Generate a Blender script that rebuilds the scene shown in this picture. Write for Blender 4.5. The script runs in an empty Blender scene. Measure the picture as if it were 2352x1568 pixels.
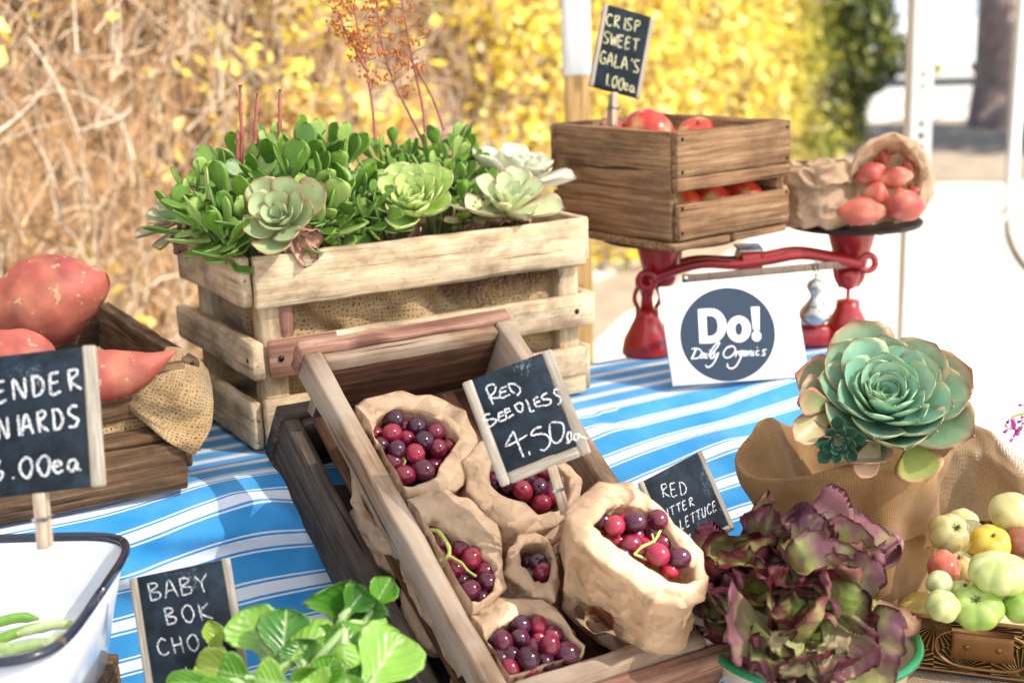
import bpy, math, random
import numpy as np
from math import sin, cos, pi, radians, sqrt, atan2
from mathutils import Vector, Matrix, noise as mn
S = bpy.context.scene
COL = S.collection
rnd = random.Random(7)
# ---------------------------------------------------------------- camera
PITCH, ROLL, FPX, CX, CY = radians(13.5), .03, 3267.0, 1176.0, 784.0
CAM = np.array([0, 0, 1.46])
_U0 = np.array([0, sin(PITCH), cos(PITCH)]); FWD = np.array([0, cos(PITCH), -sin(PITCH)]); _R0 = np.array([1., 0, 0])
CR = cos(ROLL)*_R0 - sin(ROLL)*_U0; CU = cos(ROLL)*_U0 + sin(ROLL)*_R0
cd = bpy.data.cameras.new('camera'); cam = bpy.data.objects.new('camera', cd); COL.objects.link(cam)
cam.matrix_world = Matrix(((CR[0], CU[0], -FWD[0], CAM[0]), (CR[1], CU[1], -FWD[1], CAM[1]), (CR[2], CU[2], -FWD[2], CAM[2]), (0, 0, 0, 1)))
cd.sensor_width = 36; cd.lens = FPX/2352*36; cd.clip_start = .05; cd.clip_end = 400
cd.dof.use_dof = True; cd.dof.focus_distance = 1.50; cd.dof.aperture_fstop = 4.5
S.camera = cam
# ---------------------------------------------------------------- light
SUN = np.array([.80, -.34, .86]); SUN /= np.linalg.norm(SUN)
w = bpy.data.worlds.new('World'); S.world = w; w.use_nodes = True
sk = w.node_tree.nodes.new('ShaderNodeTexSky'); sk.sky_type = 'NISHITA'; sk.sun_disc = False
sk.sun_elevation = math.asin(SUN[2]); sk.sun_rotation = atan2(SUN[0], SUN[1])
bgn = w.node_tree.nodes['Background']; w.node_tree.links.new(sk.outputs[0], bgn.inputs[0]); bgn.inputs[1].default_value = .11
sl = bpy.data.lights.new('sun', 'SUN'); sl.energy = 4.8; sl.angle = radians(.5); sl.color = (1, .95, .86)
so = bpy.data.objects.new('sun', sl); COL.objects.link(so)
so.rotation_euler = Vector(SUN).to_track_quat('Z', 'Y').to_euler(); so.location = (6, -3, 8)
S.view_settings.view_transform = 'Standard'; S.view_settings.look = 'None'; S.view_settings.gamma = 1
S.view_settings.exposure = 1.5
S.cycles.max_bounces = 8; S.cycles.transparent_max_bounces = 16
# ---------------------------------------------------------------- helpers
def V(*a): return np.array(a if len(a) > 1 else a[0], float)
def nz(v): v = np.asarray(v, float); return v/(np.linalg.norm(v)+1e-12)
def ray(u, v): return CR*(u-CX)/FPX + CU*(CY-v)/FPX + FWD
def at(u, v, d): return CAM + ray(u, v)*d
def onz(u, v, z): r = ray(u, v); return CAM + r*((z-CAM[2])/r[2])
def onp(u, v, p, n): r = ray(u, v); return CAM + r*(np.dot(p-CAM, n)/np.dot(r, n))
def depth(P): return float(np.dot(np.asarray(P)-CAM, FWD))
def crop(x0, y0, s): return lambda c: ((x0+c[0]/s)/1.102, (y0+c[1]/s)/1.102)
def ns(p, s=1., seed=0.): return mn.noise(Vector((p[0]*s+seed*7.3, p[1]*s-seed*3.1, p[2]*s+seed*1.7)))
def rot(v, ax, a):
    ax = nz(ax); return v*cos(a)+np.cross(ax, v)*sin(a)+ax*np.dot(ax, v)*(1-cos(a))
def perp(d, up=(0, 0, 1)):
    d = nz(d); u = np.asarray(up, float); n = u-d*np.dot(u, d)
    if np.linalg.norm(n) < 1e-4: n = V(1, 0, 0)-d*d[0]
    return nz(n)
def interp(tab, t):
    return float(np.interp(t, [a for a, b in tab], [b for a, b in tab]))
class MB:
    def __init__(s): s.v = []; s.f = []; s.g = []; s.c = []
    def add(s, vs, fs, g=None, c=None):
        o = len(s.v); vs = [tuple(map(float, p)) for p in vs]; s.v += vs
        s.g += [tuple(map(float, p)) for p in g] if g is not None else vs
        s.c += [tuple(map(float, p)) for p in c] if c is not None else [(1., 1., 1.)]*len(vs)
        s.f += [tuple(i+o for i in f) for f in fs]
    def grid(s, P, g=None, c=None, cu=False, cv=False):
        P = np.asarray(P, float); n, m = P.shape[:2]; fs = []
        for i in range(n if cu else n-1):
            for j in range(m if cv else m-1):
                a, b = (i+1) % n, (j+1) % m
                fs.append((i*m+j, a*m+j, a*m+b, i*m+b))
        s.add(P.reshape(-1, 3), fs, None if g is None else np.asarray(g, float).reshape(-1, 3), None if c is None else np.asarray(c, float).reshape(-1, 3))
def build(name, mb, mat, parent=None, base=None, smooth=True, solid=0, sub=0, label=None, crease=0):
    me = bpy.data.meshes.new(name)
    org = V(parent['_o']) if parent is not None else (V(*base) if base is not None else V(0, 0, 0))
    va = np.asarray(mb.v, float)-org
    me.from_pydata(va.tolist(), [], mb.f)
    a = me.attributes.new('gp', 'FLOAT_VECTOR', 'POINT'); a.data.foreach_set('vector', np.asarray(mb.g, np.float32).ravel())
    a = me.attributes.new('col', 'FLOAT_COLOR', 'POINT')
    a.data.foreach_set('color', np.hstack([np.asarray(mb.c, np.float32), np.ones((len(mb.v), 1), np.float32)]).ravel())
    if smooth: me.polygons.foreach_set('use_smooth', [True]*len(me.polygons))
    me.materials.append(mat); me.update()
    if crease and not isinstance(crease, (int, float)):
        at_ = me.attributes.new('crease_edge', 'FLOAT', 'EDGE'); at_.data.foreach_set('value', [crease(*e.vertices) for e in me.edges])
    elif crease:
        rc = random.Random(len(me.vertices)); at_ = me.attributes.new('crease_edge', 'FLOAT', 'EDGE')
        at_.data.foreach_set('value', [rc.uniform(.55, .95) if rc.random() < crease else rc.uniform(0, .2) for _ in me.edges])
    o = bpy.data.objects.new(name, me); COL.objects.link(o)
    if parent is not None: o.parent = parent; o['_o'] = parent['_o']
    else: o.location = org; o['_o'] = org.tolist()
    if solid:
        m = o.modifiers.new('solid', 'SOLIDIFY'); m.thickness = solid; m.offset = 0
    if sub:
        m = o.modifiers.new('sub', 'SUBSURF'); m.levels = m.render_levels = sub
    if label: o['label'] = label
    return o
def thing(name, label, cat, loc, group=None):
    o = bpy.data.objects.new(name, None); COL.objects.link(o); o.location = [float(x) for x in loc]; o.empty_display_size = .05
    o['_o'] = [float(x) for x in loc]; o['label'] = label; o['category'] = cat
    if group: o['group'] = group
    return o
def tag(o, label=None, cat=None, group=None, kind=None):
    if label: o['label'] = label
    if cat: o['category'] = cat
    if group: o['group'] = group
    if kind: o['kind'] = kind
    return o
def inst(src, name, pos, parent, rotm=None, sc=1.):
    o = src.copy(); o.name = name; COL.objects.link(o); o.parent = parent
    p = V(*pos)-(V(parent['_o']) if parent is not None else 0)
    o.location = p.tolist(); o.rotation_euler = rotm if rotm is not None else (rnd.uniform(0, 6), rnd.uniform(0, 6), rnd.uniform(0, 6)); o.scale = (sc,)*3
    return o
# shapes
def plank(mb, o, a, b, c, seed=None, ch=.0015, nl=14, rough=.0006, ends=True):
    """board: corner o, length a, width b, thickness c"""
    o, a, b, c = map(V, (o, a, b, c)); sd = rnd.uniform(0, 90) if seed is None else seed
    L, B, T = map(np.linalg.norm, (a, b, c)); ch = min(ch, T*.3, B*.3)
    sec = [(ch, 0), (B*.33, 0), (B*.66, 0), (B-ch, 0), (B, ch), (B, T-ch), (B-ch, T), (B*.66, T), (B*.33, T), (ch, T), (0, T-ch), (0, ch)]
    ea, eb, ec = a/L, b/B, c/T; P = []; G = []
    xs = [0, ch]+[L*k/nl for k in range(1, nl)]+[L-ch, L]
    for i, x in enumerate(xs):
        rp = []; rg = []
        for (y, z) in sec:
            if i in (0, len(xs)-1): y = min(max(y, ch), B-ch); z = min(max(z, ch), T-ch)
            q = o+ea*x+eb*y+ec*z
            k = rough
            q = q+eb*ns(q, 18, sd)*k*2*(1 if y < B/2 else -1)+ec*ns(q, 25, sd+3)*k*1.5+ea*(ns(q, 90, sd+9)*rough*1.5 if ends and i < 2 or i > len(xs)-3 else 0)
            rp.append(q); rg.append((x+sd, y+sd*.37, z+sd*.11))
        P.append(rp); G.append(rg)
    mb.grid(P, G, cv=True)
    n = len(sec); k = len(mb.v)
    mb.f.append(tuple(range(k-n, k))[::-1]); mb.f.append(tuple(range(k-n*len(xs), k-n*(len(xs)-1))))
def rings(mb, C, A, B, prof=None, n=24, g=None, c=None, nf=None, capa=True, capb=True):
    """closed rings: centres C, axes vectors A,B per ring"""
    P = []; Cc = []
    for i in range(len(C)):
        P.append([C[i]+A[i]*cos(2*pi*j/n)+B[i]*sin(2*pi*j/n) for j in range(n)])
        if c is not None: Cc.append([c[i]]*n)
    if nf: P = [[nf(p, i, j) for j, p in enumerate(r)] for i, r in enumerate(P)]
    G = [[(i*.01, 2*pi*j/n*.05, 0) for j in range(n)] for i in range(len(C))] if g is None else g
    k0 = len(mb.v); mb.grid(P, G, Cc if c is not None else None, cv=True)
    if capa: mb.f.append(tuple(range(k0, k0+n))[::-1] if False else tuple(range(k0+n-1, k0-1, -1)))
    if capb: k1 = len(mb.v); mb.f.append(tuple(range(k1-n, k1)))
def tube(mb, path, rad, n=8, c=None, nf=None):
    path = [V(p) for p in path]; m = len(path)
    if not hasattr(rad, '__len__'): rad = [rad]*m
    nrm = None; A = []; B = []
    for i in range(m):
        d = nz(path[min(i+1, m-1)]-path[max(i-1, 0)])
        nrm = perp(d, (0.13, .21, 1) if nrm is None else nrm)
        A.append(nrm*rad[i]); B.append(np.cross(d, nrm)*rad[i])
    ln = [0]
    for i in range(1, m): ln.append(ln[-1]+np.linalg.norm(path[i]-path[i-1]))
    G = [[(ln[i], 2*pi*j/n*rad[0], 0) for j in range(n)] for i in range(m)]
    rings(mb, path, A, B, n=n, g=G, c=[c]*m if c is not None else None, nf=nf)
def spline(pts, n=6):
    pts = [V(p) for p in pts]; out = []; q = [2*pts[0]-pts[1]]+pts+[2*pts[-1]-pts[-2]]
    for i in range(1, len(q)-2):
        for k in range(n):
            t = k/n; a, b, c_, d = q[i-1], q[i], q[i+1], q[i+2]
            out.append(.5*((2*b)+(c_-a)*t+(2*a-5*b+4*c_-d)*t*t+(3*b-a-3*c_+d)*t**3))
    return out+[pts[-1]]
def lathe(mb, prof, cen, n=28, ax=(0, 0, 1), sx=1, sy=1, nf=None):
    ax = nz(ax); u = perp(ax, (1, 0, 0)); v = np.cross(ax, u); cen = V(*cen)
    rings(mb, [cen+ax*h for r, h in prof], [u*r*sx for r, h in prof], [v*r*sy for r, h in prof], n=n, nf=nf)
def spud(mb, path, rad, n=26, pw=.5, m=26, nf=None):
    path = [V(p) for p in spline(path, 8)]; k = len(path); L = [0]
    for i in range(1, k): L.append(L[-1]+np.linalg.norm(path[i]-path[i-1]))
    L = np.array(L)/L[-1]; xs = [(1-cos(pi*(i+.02)/(m+.04)))/2 for i in range(m+1)]
    P = [V([np.interp(x, L, [q[c] for q in path]) for c in range(3)]) for x in xs]
    R = [np.interp(x, np.linspace(0, 1, len(rad)), rad)*max(.004, 1-(2*x-1)**2)**pw for x in xs]
    sm = [R[0]]+[(R[i-1]+2*R[i]+R[i+1])/4 for i in range(1, m)]+[R[-1]]
    tube(mb, P, sm, n, nf=nf)
def box(mb, o, a, b, c):
    o, a, b, c = map(V, (o, a, b, c))
    vs = [o, o+a, o+a+b, o+b, o+c, o+a+c, o+a+b+c, o+b+c]
    mb.add(vs, [(3, 2, 1, 0), (4, 5, 6, 7), (0, 1, 5, 4), (1, 2, 6, 5), (2, 3, 7, 6), (3, 0, 4, 7)])
def blob(mb, cen, R, n=20, m=12, fn=None, M=None, col=None):
    """deformed ellipsoid; fn(dir)->scale ; M 3 axes"""
    M = np.eye(3) if M is None else np.array(M); P = []; Cc = []; G = []
    for i in range(m+1):
        th = pi*(.002+.996*i/m); row = []; cr = []; gr = []
        for j in range(n):
            ph = 2*pi*j/n; d = V(sin(th)*cos(ph), sin(th)*sin(ph), cos(th))
            k = fn(d, th, ph) if fn else 1
            l = d*V(*R)*k if not isinstance(k, np.ndarray) else d*V(*R)*k
            row.append(V(*cen)+M[0]*l[0]+M[1]*l[1]+M[2]*l[2]); gr.append(d*.05)
            if col: cr.append(col(d, th, ph))
        P.append(row); G.append(gr)
        if col: Cc.append(cr)
    mb.grid(P, G, Cc if col else None, cv=True)
PROF = {'jade': [(0, .16), (.15, .22), (.35, .52), (.55, .86), (.72, 1), (.87, .86), (.96, .55), (1, .12)],
        'ech': [(0, .38), (.25, .6), (.5, .87), (.7, 1), (.84, .95), (.93, .7), (.975, .36), (1, .03)],
        'fan': [(0, .12), (.2, .28), (.4, .6), (.65, .95), (.85, 1), (1, .78)],
        'bok': [(0, .3), (.25, .26), (.36, .42), (.5, .82), (.7, 1), (.86, .88), (.96, .5), (1, .08)]}
def leaf(mb, base, d, up, L, W, th=.002, pf='jade', cup=.3, curl=.3, nt=8, nx=3, col=None, ruf=0, rufn=5, seed=0, twist=0):
    d = nz(d); n = perp(d, up); sd = np.cross(d, n); tab = PROF[pf]
    top = []; bot = []; ct = []; gt = []; p = V(*base)
    ts = [i/nt for i in range(nt+1)]
    if pf in ('jade', 'ech', 'bok'): ts = [1-(1-t)**1.25 for t in ts]
    pt = 0
    for t in ts:
        a = curl*t; dd = d*cos(a)+n*sin(a); nn = n*cos(a)-d*sin(a); p = p+dd*L*(t-pt); pt = t
        s2 = sd*cos(twist*t)+nn*sin(twist*t); n2 = nn*cos(twist*t)-sd*sin(twist*t)
        w2 = W/2*interp(tab, t); r1 = []; r2 = []; c1 = []; g1 = []
        for j in range(-nx, nx+1):
            x = j/nx
            q = p+s2*w2*x+n2*cup*w2*x*x
            if ruf:
                e = (abs(x)**1.5*.8+t*t*.5)
                q = q+n2*ruf*e*(sin(rufn*t*6+seed+x*4)*.55+ns(V(t*2.6, x*2.2, seed), 1.3)*1.5)+dd*ruf*.7*e*ns(V(t*5, x*5, seed+9), 1.)+s2*ruf*.5*e*ns(V(t*4, x*6, seed+19), 1.)
            hh = th*.5*sqrt(max(0, 1-x*x))*(1-.55*t*t)
            r1.append(q+n2*hh); r2.append(q-n2*hh*1.3)
            c1.append(col(t, x) if col else (1, 1, 1)); g1.append((x, t, seed*.37))
        top.append(r1); bot.append(r2); ct.append(c1); gt.append(g1)
    if th > 0:
        m = 2*nx+1; P = []; Cc = []; G = []
        for i in range(nt+1):
            P.append(top[i]+bot[i][1:-1][::-1]); Cc.append(ct[i]+ct[i][1:-1][::-1]); G.append(gt[i]+gt[i][1:-1][::-1])
        k0 = len(mb.v); mb.grid(P, G, Cc, cv=True); k = 2*m-2
        mb.f.append(tuple(range(k0, k0+k))[::-1]); k1 = len(mb.v); mb.f.append(tuple(range(k1-k, k1)))
    else: mb.grid(top, gt, ct)
def mixc(a, b, t): t = max(0., min(1., t)); return tuple(a[i]*(1-t)+b[i]*t for i in range(3))
# ---------------------------------------------------------------- materials
class G:
    def __init__(s, name):
        s.m = bpy.data.materials.new(name); s.m.use_nodes = True; s.t = s.m.node_tree; s.b = s.t.nodes['Principled BSDF']; s.out = s.t.nodes['Material Output']
    def n(s, ty, ins=None, **kw):
        nd = s.t.nodes.new('ShaderNode'+ty)
        for k, v in kw.items(): setattr(nd, k, v)
        for k, v in (ins or {}).items():
            if isinstance(v, bpy.types.NodeSocket): s.t.links.new(v, nd.inputs[k])
            else: nd.inputs[k].default_value = v
        return nd
    def gp(s, sc=(1, 1, 1), a='gp'):
        at_ = s.n('Attribute', attribute_name=a)
        return s.n('Mapping', {'Vector': at_.outputs['Vector'], 'Scale': sc}).outputs[0]
    def pos(s, sc=1): return s.n('Mapping', {'Vector': s.n('TexCoord').outputs['Object'], 'Scale': (sc,)*3}).outputs[0]
    def noise(s, vec, sc=5, det=4, ro=.5, dist=0): return s.n('TexNoise', {'Vector': vec, 'Scale': sc, 'Detail': det, 'Roughness': ro, 'Distortion': dist}).outputs[0]
    def ramp(s, f, stops, mode='LINEAR'):
        r = s.n('ValToRGB', {'Fac': f}); e = r.color_ramp; e.interpolation = mode
        while len(e.elements) < len(stops): e.elements.new(.5)
        for i, (p, c) in enumerate(stops):
            e.elements[i].position = p; e.elements[i].color = (c, c, c, 1) if isinstance(c, (int, float)) else tuple(c)+(1,)
        return r.outputs[0]
    def mix(s, f, a, b, mode='MIX'):
        m = s.n('Mix', data_type='RGBA', blend_type=mode); m.clamp_factor = True
        for i, v in ((0, f), (6, a), (7, b)):
            if isinstance(v, bpy.types.NodeSocket): s.t.links.new(v, m.inputs[i])
            else: m.inputs[i].default_value = v if isinstance(v, (int, float)) else tuple(v)+(1,)*(4-len(v))
        return m.outputs[2]
    def math(s, op, a, b=0., c=0.):
        m = s.n('Math', operation=op)
        for i, v in enumerate((a, b, c)):
            if isinstance(v, bpy.types.NodeSocket): s.t.links.new(v, m.inputs[i])
            else: m.inputs[i].default_value = v
        return m.outputs[0]
    def set(s, **kw):
        for k, v in kw.items():
            k = {'rough': 'Roughness', 'color': 'Base Color', 'metal': 'Metallic', 'sss': 'Subsurface Weight', 'coat': 'Coat Weight', 'spec': 'Specular IOR Level', 'trans': 'Transmission Weight', 'sheen': 'Sheen Weight', 'coatr': 'Coat Roughness', 'alpha': 'Alpha'}.get(k, k)
            if isinstance(v, bpy.types.NodeSocket): s.t.links.new(v, s.b.inputs[k])
            else: s.b.inputs[k].default_value = v if isinstance(v, (int, float)) else tuple(v)+(1,)*(4-len(v))
    def bump(s, h, st=.5, d=.001):
        b = s.n('Bump', {'Height': h, 'Strength': st, 'Distance': d}); s.t.links.new(b.outputs[0], s.b.inputs['Normal']); return b
    def translucent(s, col, f=.3):
        tr = s.n('BsdfTranslucent', {'Color': col if isinstance(col, bpy.types.NodeSocket) else tuple(col)+(1,)})
        mx = s.n('MixShader', {0: f, 1: s.b.outputs[0], 2: tr.outputs[0]}); s.t.links.new(mx.outputs[0], s.out.inputs[0])
def wood(name, dark, mid, light, stain=.5, stainc=(.04, .025, .018), rough=.85, gs=1., cracks=.5, grey=None, ring_=.3, fa=.55):
    g = G(name); v = g.gp((4*gs, 85*gs, 85*gs))
    warp = g.noise(g.gp((6, 14, 14)), 1.3, 3)
    v2 = g.n('VectorMath', {0: v, 1: g.n('Combine'+'XYZ', {0: 0., 1: g.math('MULTIPLY', warp, 1.2), 2: 0.}).outputs[0]}, operation='ADD').outputs[0]
    n1 = g.noise(v2, 1.6, 6, .62, .3); n2 = g.noise(g.gp((14*gs, 420*gs, 420*gs)), 1., 3, .6)
    base = g.ramp(n1, [(.28, dark), (.5, mid), (.7, light)])
    base = g.mix(fa, base, g.ramp(n2, [(.3, .45), (.65, 1.15)]), 'MULTIPLY')
    ring = g.n('TexWave', {'Vector': g.gp((.9, 26, 26)), 'Scale': 1.3, 'Distortion': 3.2, 'Detail': 3., 'Detail Scale': 1.2}, wave_type='BANDS', bands_direction='Y').outputs[1]
    base = g.mix(ring_, base, g.ramp(ring, [(.1, .55), (.5, 1.), (1, 1.1)]), 'MULTIPLY')
    st = g.ramp(g.noise(g.gp((9, 16, 16)), 1.6, 5, .65), [(.49-.12*stain, 0.), (.68, 1.)])
    base = g.mix(g.math('MULTIPLY', st, stain), base, stainc)
    spk = g.ramp(g.noise(g.gp((120, 260, 260)), 1., 2), [(.62, 0.), (.72, 1.)])
    base = g.mix(g.math('MULTIPLY', spk, .45*stain), base, stainc)
    if grey: base = g.mix(g.ramp(g.noise(g.gp((4, 7, 7)), 2., 4), [(.42, 0.), (.62, .8)]), base, grey)
    cr = g.ramp(g.noise(g.gp((3.5, 130, 130)), 1.2, 2, .4, .4), [(.29, 1.), (.335, 0.)])
    base = g.mix(g.math('MULTIPLY', cr, cracks), base, (.012, .008, .006))
    vo = g.n('TexVoronoi', {'Vector': g.gp((7, 17, 17)), 'Scale': 1., 'Randomness': 1.}).outputs[0]
    kn = g.ramp(vo, [(.09, 1.), (.2, 0.)]); base = g.mix(g.math('MULTIPLY', kn, .7), base, mixc(dark, (.02, .01, .006), .6))
    g.set(color=base, rough=rough); g.b.inputs['Specular IOR Level'].default_value = .14
    h = g.math('ADD', g.math('MULTIPLY', n2, .5), g.math('SUBTRACT', n1, g.math('MULTIPLY', cr, 1.2)))
    g.bump(h, .55, .0011); return g.m
def burlap(name, c1, c2, P=.0042, gap=.3, holes=False, trans=0):
    g = G(name); a = g.n('Attribute', attribute_name='gp').outputs['Vector']
    wv = g.n('TexNoise', {'Vector': a, 'Scale': 60., 'Detail': 2.}).outputs['Color']
    a2 = g.n('VectorMath', {0: a, 1: g.n('VectorMath', {0: wv, 'Scale': P*2.4}, operation='SCALE').outputs[0]}, operation='ADD').outputs[0]
    sp = g.n('SeparateXYZ', {0: a2}); u = g.math('ABSOLUTE', g.math('COSINE', g.math('MULTIPLY', sp.outputs[0], pi/P))); v = g.math('ABSOLUTE', g.math('COSINE', g.math('MULTIPLY', sp.outputs[1], pi/P)))
    ph = g.math('SINE', g.math('MULTIPLY', sp.outputs[0], pi/P)); pv = g.math('SINE', g.math('MULTIPLY', sp.outputs[1], pi/P))
    ov = g.math('MULTIPLY', g.math('SIGN', g.math('MULTIPLY', ph, pv)), .12)
    m = g.math('MAXIMUM', g.math('ADD', u, ov), g.math('SUBTRACT', v, ov))
    fn_ = g.noise(a, 900, 2); big = g.noise(a, 22, 3)
    c = g.ramp(big, [(.35, c1), (.65, c2)]); c = g.mix(.5, c, g.ramp(fn_, [(.3, .5), (.7, 1.2)]), 'MULTIPLY')
    mk = g.ramp(g.math('ADD', m, g.math('MULTIPLY', g.math('SUBTRACT', g.noise(a, 160, 2), .5), .5)), [(gap, 0.), (gap+.3, 1.)])
    g.set(color=g.mix(mk, mixc(c1, (.02, .012, .005), .82), c), rough=.95, spec=.1, sheen=.2)
    g.bump(g.math('ADD', m, g.math('MULTIPLY', fn_, .4)), .8, .0009)
    if trans: g.translucent(c, trans)
    if holes:
        reg = g.ramp(g.noise(a, 9, 2), [(.47, 0.), (.53, 1.)]); hm = g.math('MULTIPLY', g.ramp(m, [(.78, 1.), (.82, 0.)]), reg)
        tp = g.n('BsdfTransparent'); src = g.out.inputs[0].links[0].from_socket
        mx = g.n('MixShader', {0: hm, 1: src, 2: tp.outputs[0]}); g.t.links.new(mx.outputs[0], g.out.inputs[0])
    return g.m
def colmat(name, rough=.45, sss=0, vari=.3, nsc=60, bmp=.3, bd=.0006, trans=0, spots=None, spec=.5, coat=0, rawsc=None, veins=0, vb=1.2):
    g = G(name); c = g.n('Attribute', attribute_name='col').outputs['Color']; p = g.n('TexCoord').outputs['Object']
    n = g.noise(p, nsc, 4)
    c = g.mix(vari, c, g.ramp(n, [(.3, .5), (.7, 1.35)]), 'MULTIPLY')
    if veins:
        a = g.n('SeparateXYZ', {0: g.n('Attribute', attribute_name='gp').outputs['Vector']})
        x = g.math('ABSOLUTE', a.outputs[0]); q = g.math('SUBTRACT', a.outputs[1], g.math('MULTIPLY', x, .42))
        s_ = g.math('ABSOLUTE', g.math('SINE', g.math('ADD', g.math('MULTIPLY', q, 21.), g.math('MULTIPLY', g.noise(p, 30, 2), 1.5))))
        vm = g.ramp(s_, [(.0, 1.), (.13, 0.)]); mid = g.ramp(x, [(.03, 1.), (.09, 0.)]); vm = g.math('MAXIMUM', g.math('MULTIPLY', vm, .55), mid)
        c = g.mix(g.math('MULTIPLY', vm, veins), c, (.42, .55, .2)); n = g.math('ADD', n, g.math('MULTIPLY', s_, vb))
    if spots:
        sc, th, cc, am = spots; sp = g.ramp(g.noise(p, sc, 3, .6), [(th, 0.), (th+.04, 1.)]); c = g.mix(g.math('MULTIPLY', sp, am), c, cc)
    g.set(color=c, rough=rough, sss=sss, spec=spec, coat=coat)
    if sss: g.b.inputs['Subsurface Radius'].default_value = (.006, .004, .002); g.b.inputs['Subsurface Scale'].default_value = 1.
    g.bump(n, bmp, bd)
    if trans: g.translucent(c, trans)
    return g.m
def plain(name, c, rough=.5, metal=0, var=.2, nsc=40, bmp=.2, bd=.0008, wear=None, coat=0, spec=.5):
    g = G(name); p = g.n('TexCoord').outputs['Object']; n = g.noise(p, nsc, 5)
    cc = g.mix(var, c, g.ramp(n, [(.3, .4), (.7, 1.4)]), 'MULTIPLY')
    if wear:
        wc, sc, th, wr = wear; wm = g.ramp(g.noise(p, sc, 6, .65), [(th, 0.), (th+.03, 1.)]); cc = g.mix(wm, cc, wc)
        g.set(rough=g.ramp(wm, [(0, rough), (1, wr)]), metal=metal)
    else: g.set(rough=rough, metal=metal)
    g.set(color=cc, coat=coat, spec=spec)
    if bmp: g.bump(n, bmp, bd)
    return g.m
M = {}
M['pale'] = wood('pale_wood', (.62, .43, .245), (.81, .61, .385), (.90, .74, .52), .75, (.18, .105, .06), cracks=.5, ring_=.1, fa=.3)
M['apple_wood'] = wood('brown_wood', (.16, .075, .033), (.33, .185, .095), (.48, .31, .18), .5, (.06, .03, .016), cracks=.85)
M['grape_wood'] = wood('weathered_wood', (.13, .07, .036), (.31, .19, .115), (.52, .37, .25), .6, (.06, .032, .02), cracks=.9, grey=(.42, .33, .25))
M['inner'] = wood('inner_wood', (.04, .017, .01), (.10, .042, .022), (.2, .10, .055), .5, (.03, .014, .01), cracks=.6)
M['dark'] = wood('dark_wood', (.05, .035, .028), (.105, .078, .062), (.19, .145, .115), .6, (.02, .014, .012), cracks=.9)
M['potato_wood'] = wood('potato_crate_wood', (.08, .04, .02), (.19, .11, .06), (.36, .24, .14), .6, (.035, .02, .012), cracks=.9)
M['post'] = wood('post_wood', (.42, .22, .08), (.62, .38, .16), (.72, .48, .24), .1, cracks=.15, gs=.5)
M['reddish'] = wood('reddish_wood', (.20, .09, .06), (.38, .19, .13), (.52, .34, .25), .5, (.10, .045, .03), cracks=.5)
M['frame'] = wood('sign_frame_wood', (.3, .25, .2), (.44, .38, .31), (.56, .49, .41), .25, (.12, .09, .07), cracks=.2, gs=2.)
M['peg'] = wood('peg_wood', (.45, .33, .22), (.58, .46, .34), (.7, .58, .45), .3, (.2, .13, .09), cracks=.1, gs=2)
M['burlap'] = burlap('burlap', (.36, .22, .10), (.58, .40, .20), .0054, .34)
M['burlap_fine'] = burlap('burlap_fine', (.30, .15, .055), (.46, .26, .105), .0023, .12)
M['burlap_hole'] = burlap('burlap_open', (.36, .22, .11), (.5, .33, .19), .0036, .12, True, .35)
M['burlap_floor'] = burlap('burlap_cover', (.34, .23, .14), (.48, .35, .22), .0036, .3)
def m_cloth():
    g = G('striped_cloth'); a = g.n('Attribute', attribute_name='gp').outputs['Vector']; sp = g.n('SeparateXYZ', {0: a})
    wob = g.math('MULTIPLY', g.math('SUBTRACT', g.noise(a, 120, 2), .5), .0006)
    f = g.math('FRACT', g.math('DIVIDE', g.math('ADD', sp.outputs[1], wob), .0425)); d = g.math('ABSOLUTE', g.math('SUBTRACT', f, .5))
    s = g.ramp(d, [(.118, 1.), (.13, 0.), (.172, 0.), (.18, 1.), (.212, 1.), (.222, 0.)])
    fine = g.noise(g.gp((1400, 500, 1)), 1., 2); lg = g.noise(a, 14, 3)
    blue = g.mix(.35, g.ramp(lg, [(.3, (.02, .23, .55)), (.7, (.08, .36, .70))]), g.ramp(fine, [(.3, .6), (.7, 1.3)]), 'MULTIPLY')
    wh = g.mix(.12, (.74, .77, .83), g.ramp(fine, [(.3, .6), (.7, 1.2)]), 'MULTIPLY')
    g.set(color=g.mix(s, blue, wh), rough=.9, sheen=.25, spec=.2)
    g.bump(g.math('ADD', fine, g.math('MULTIPLY', g.noise(a, 45, 4), 1.5)), .35, .0012); return g.m
M['cloth'] = m_cloth()
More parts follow.
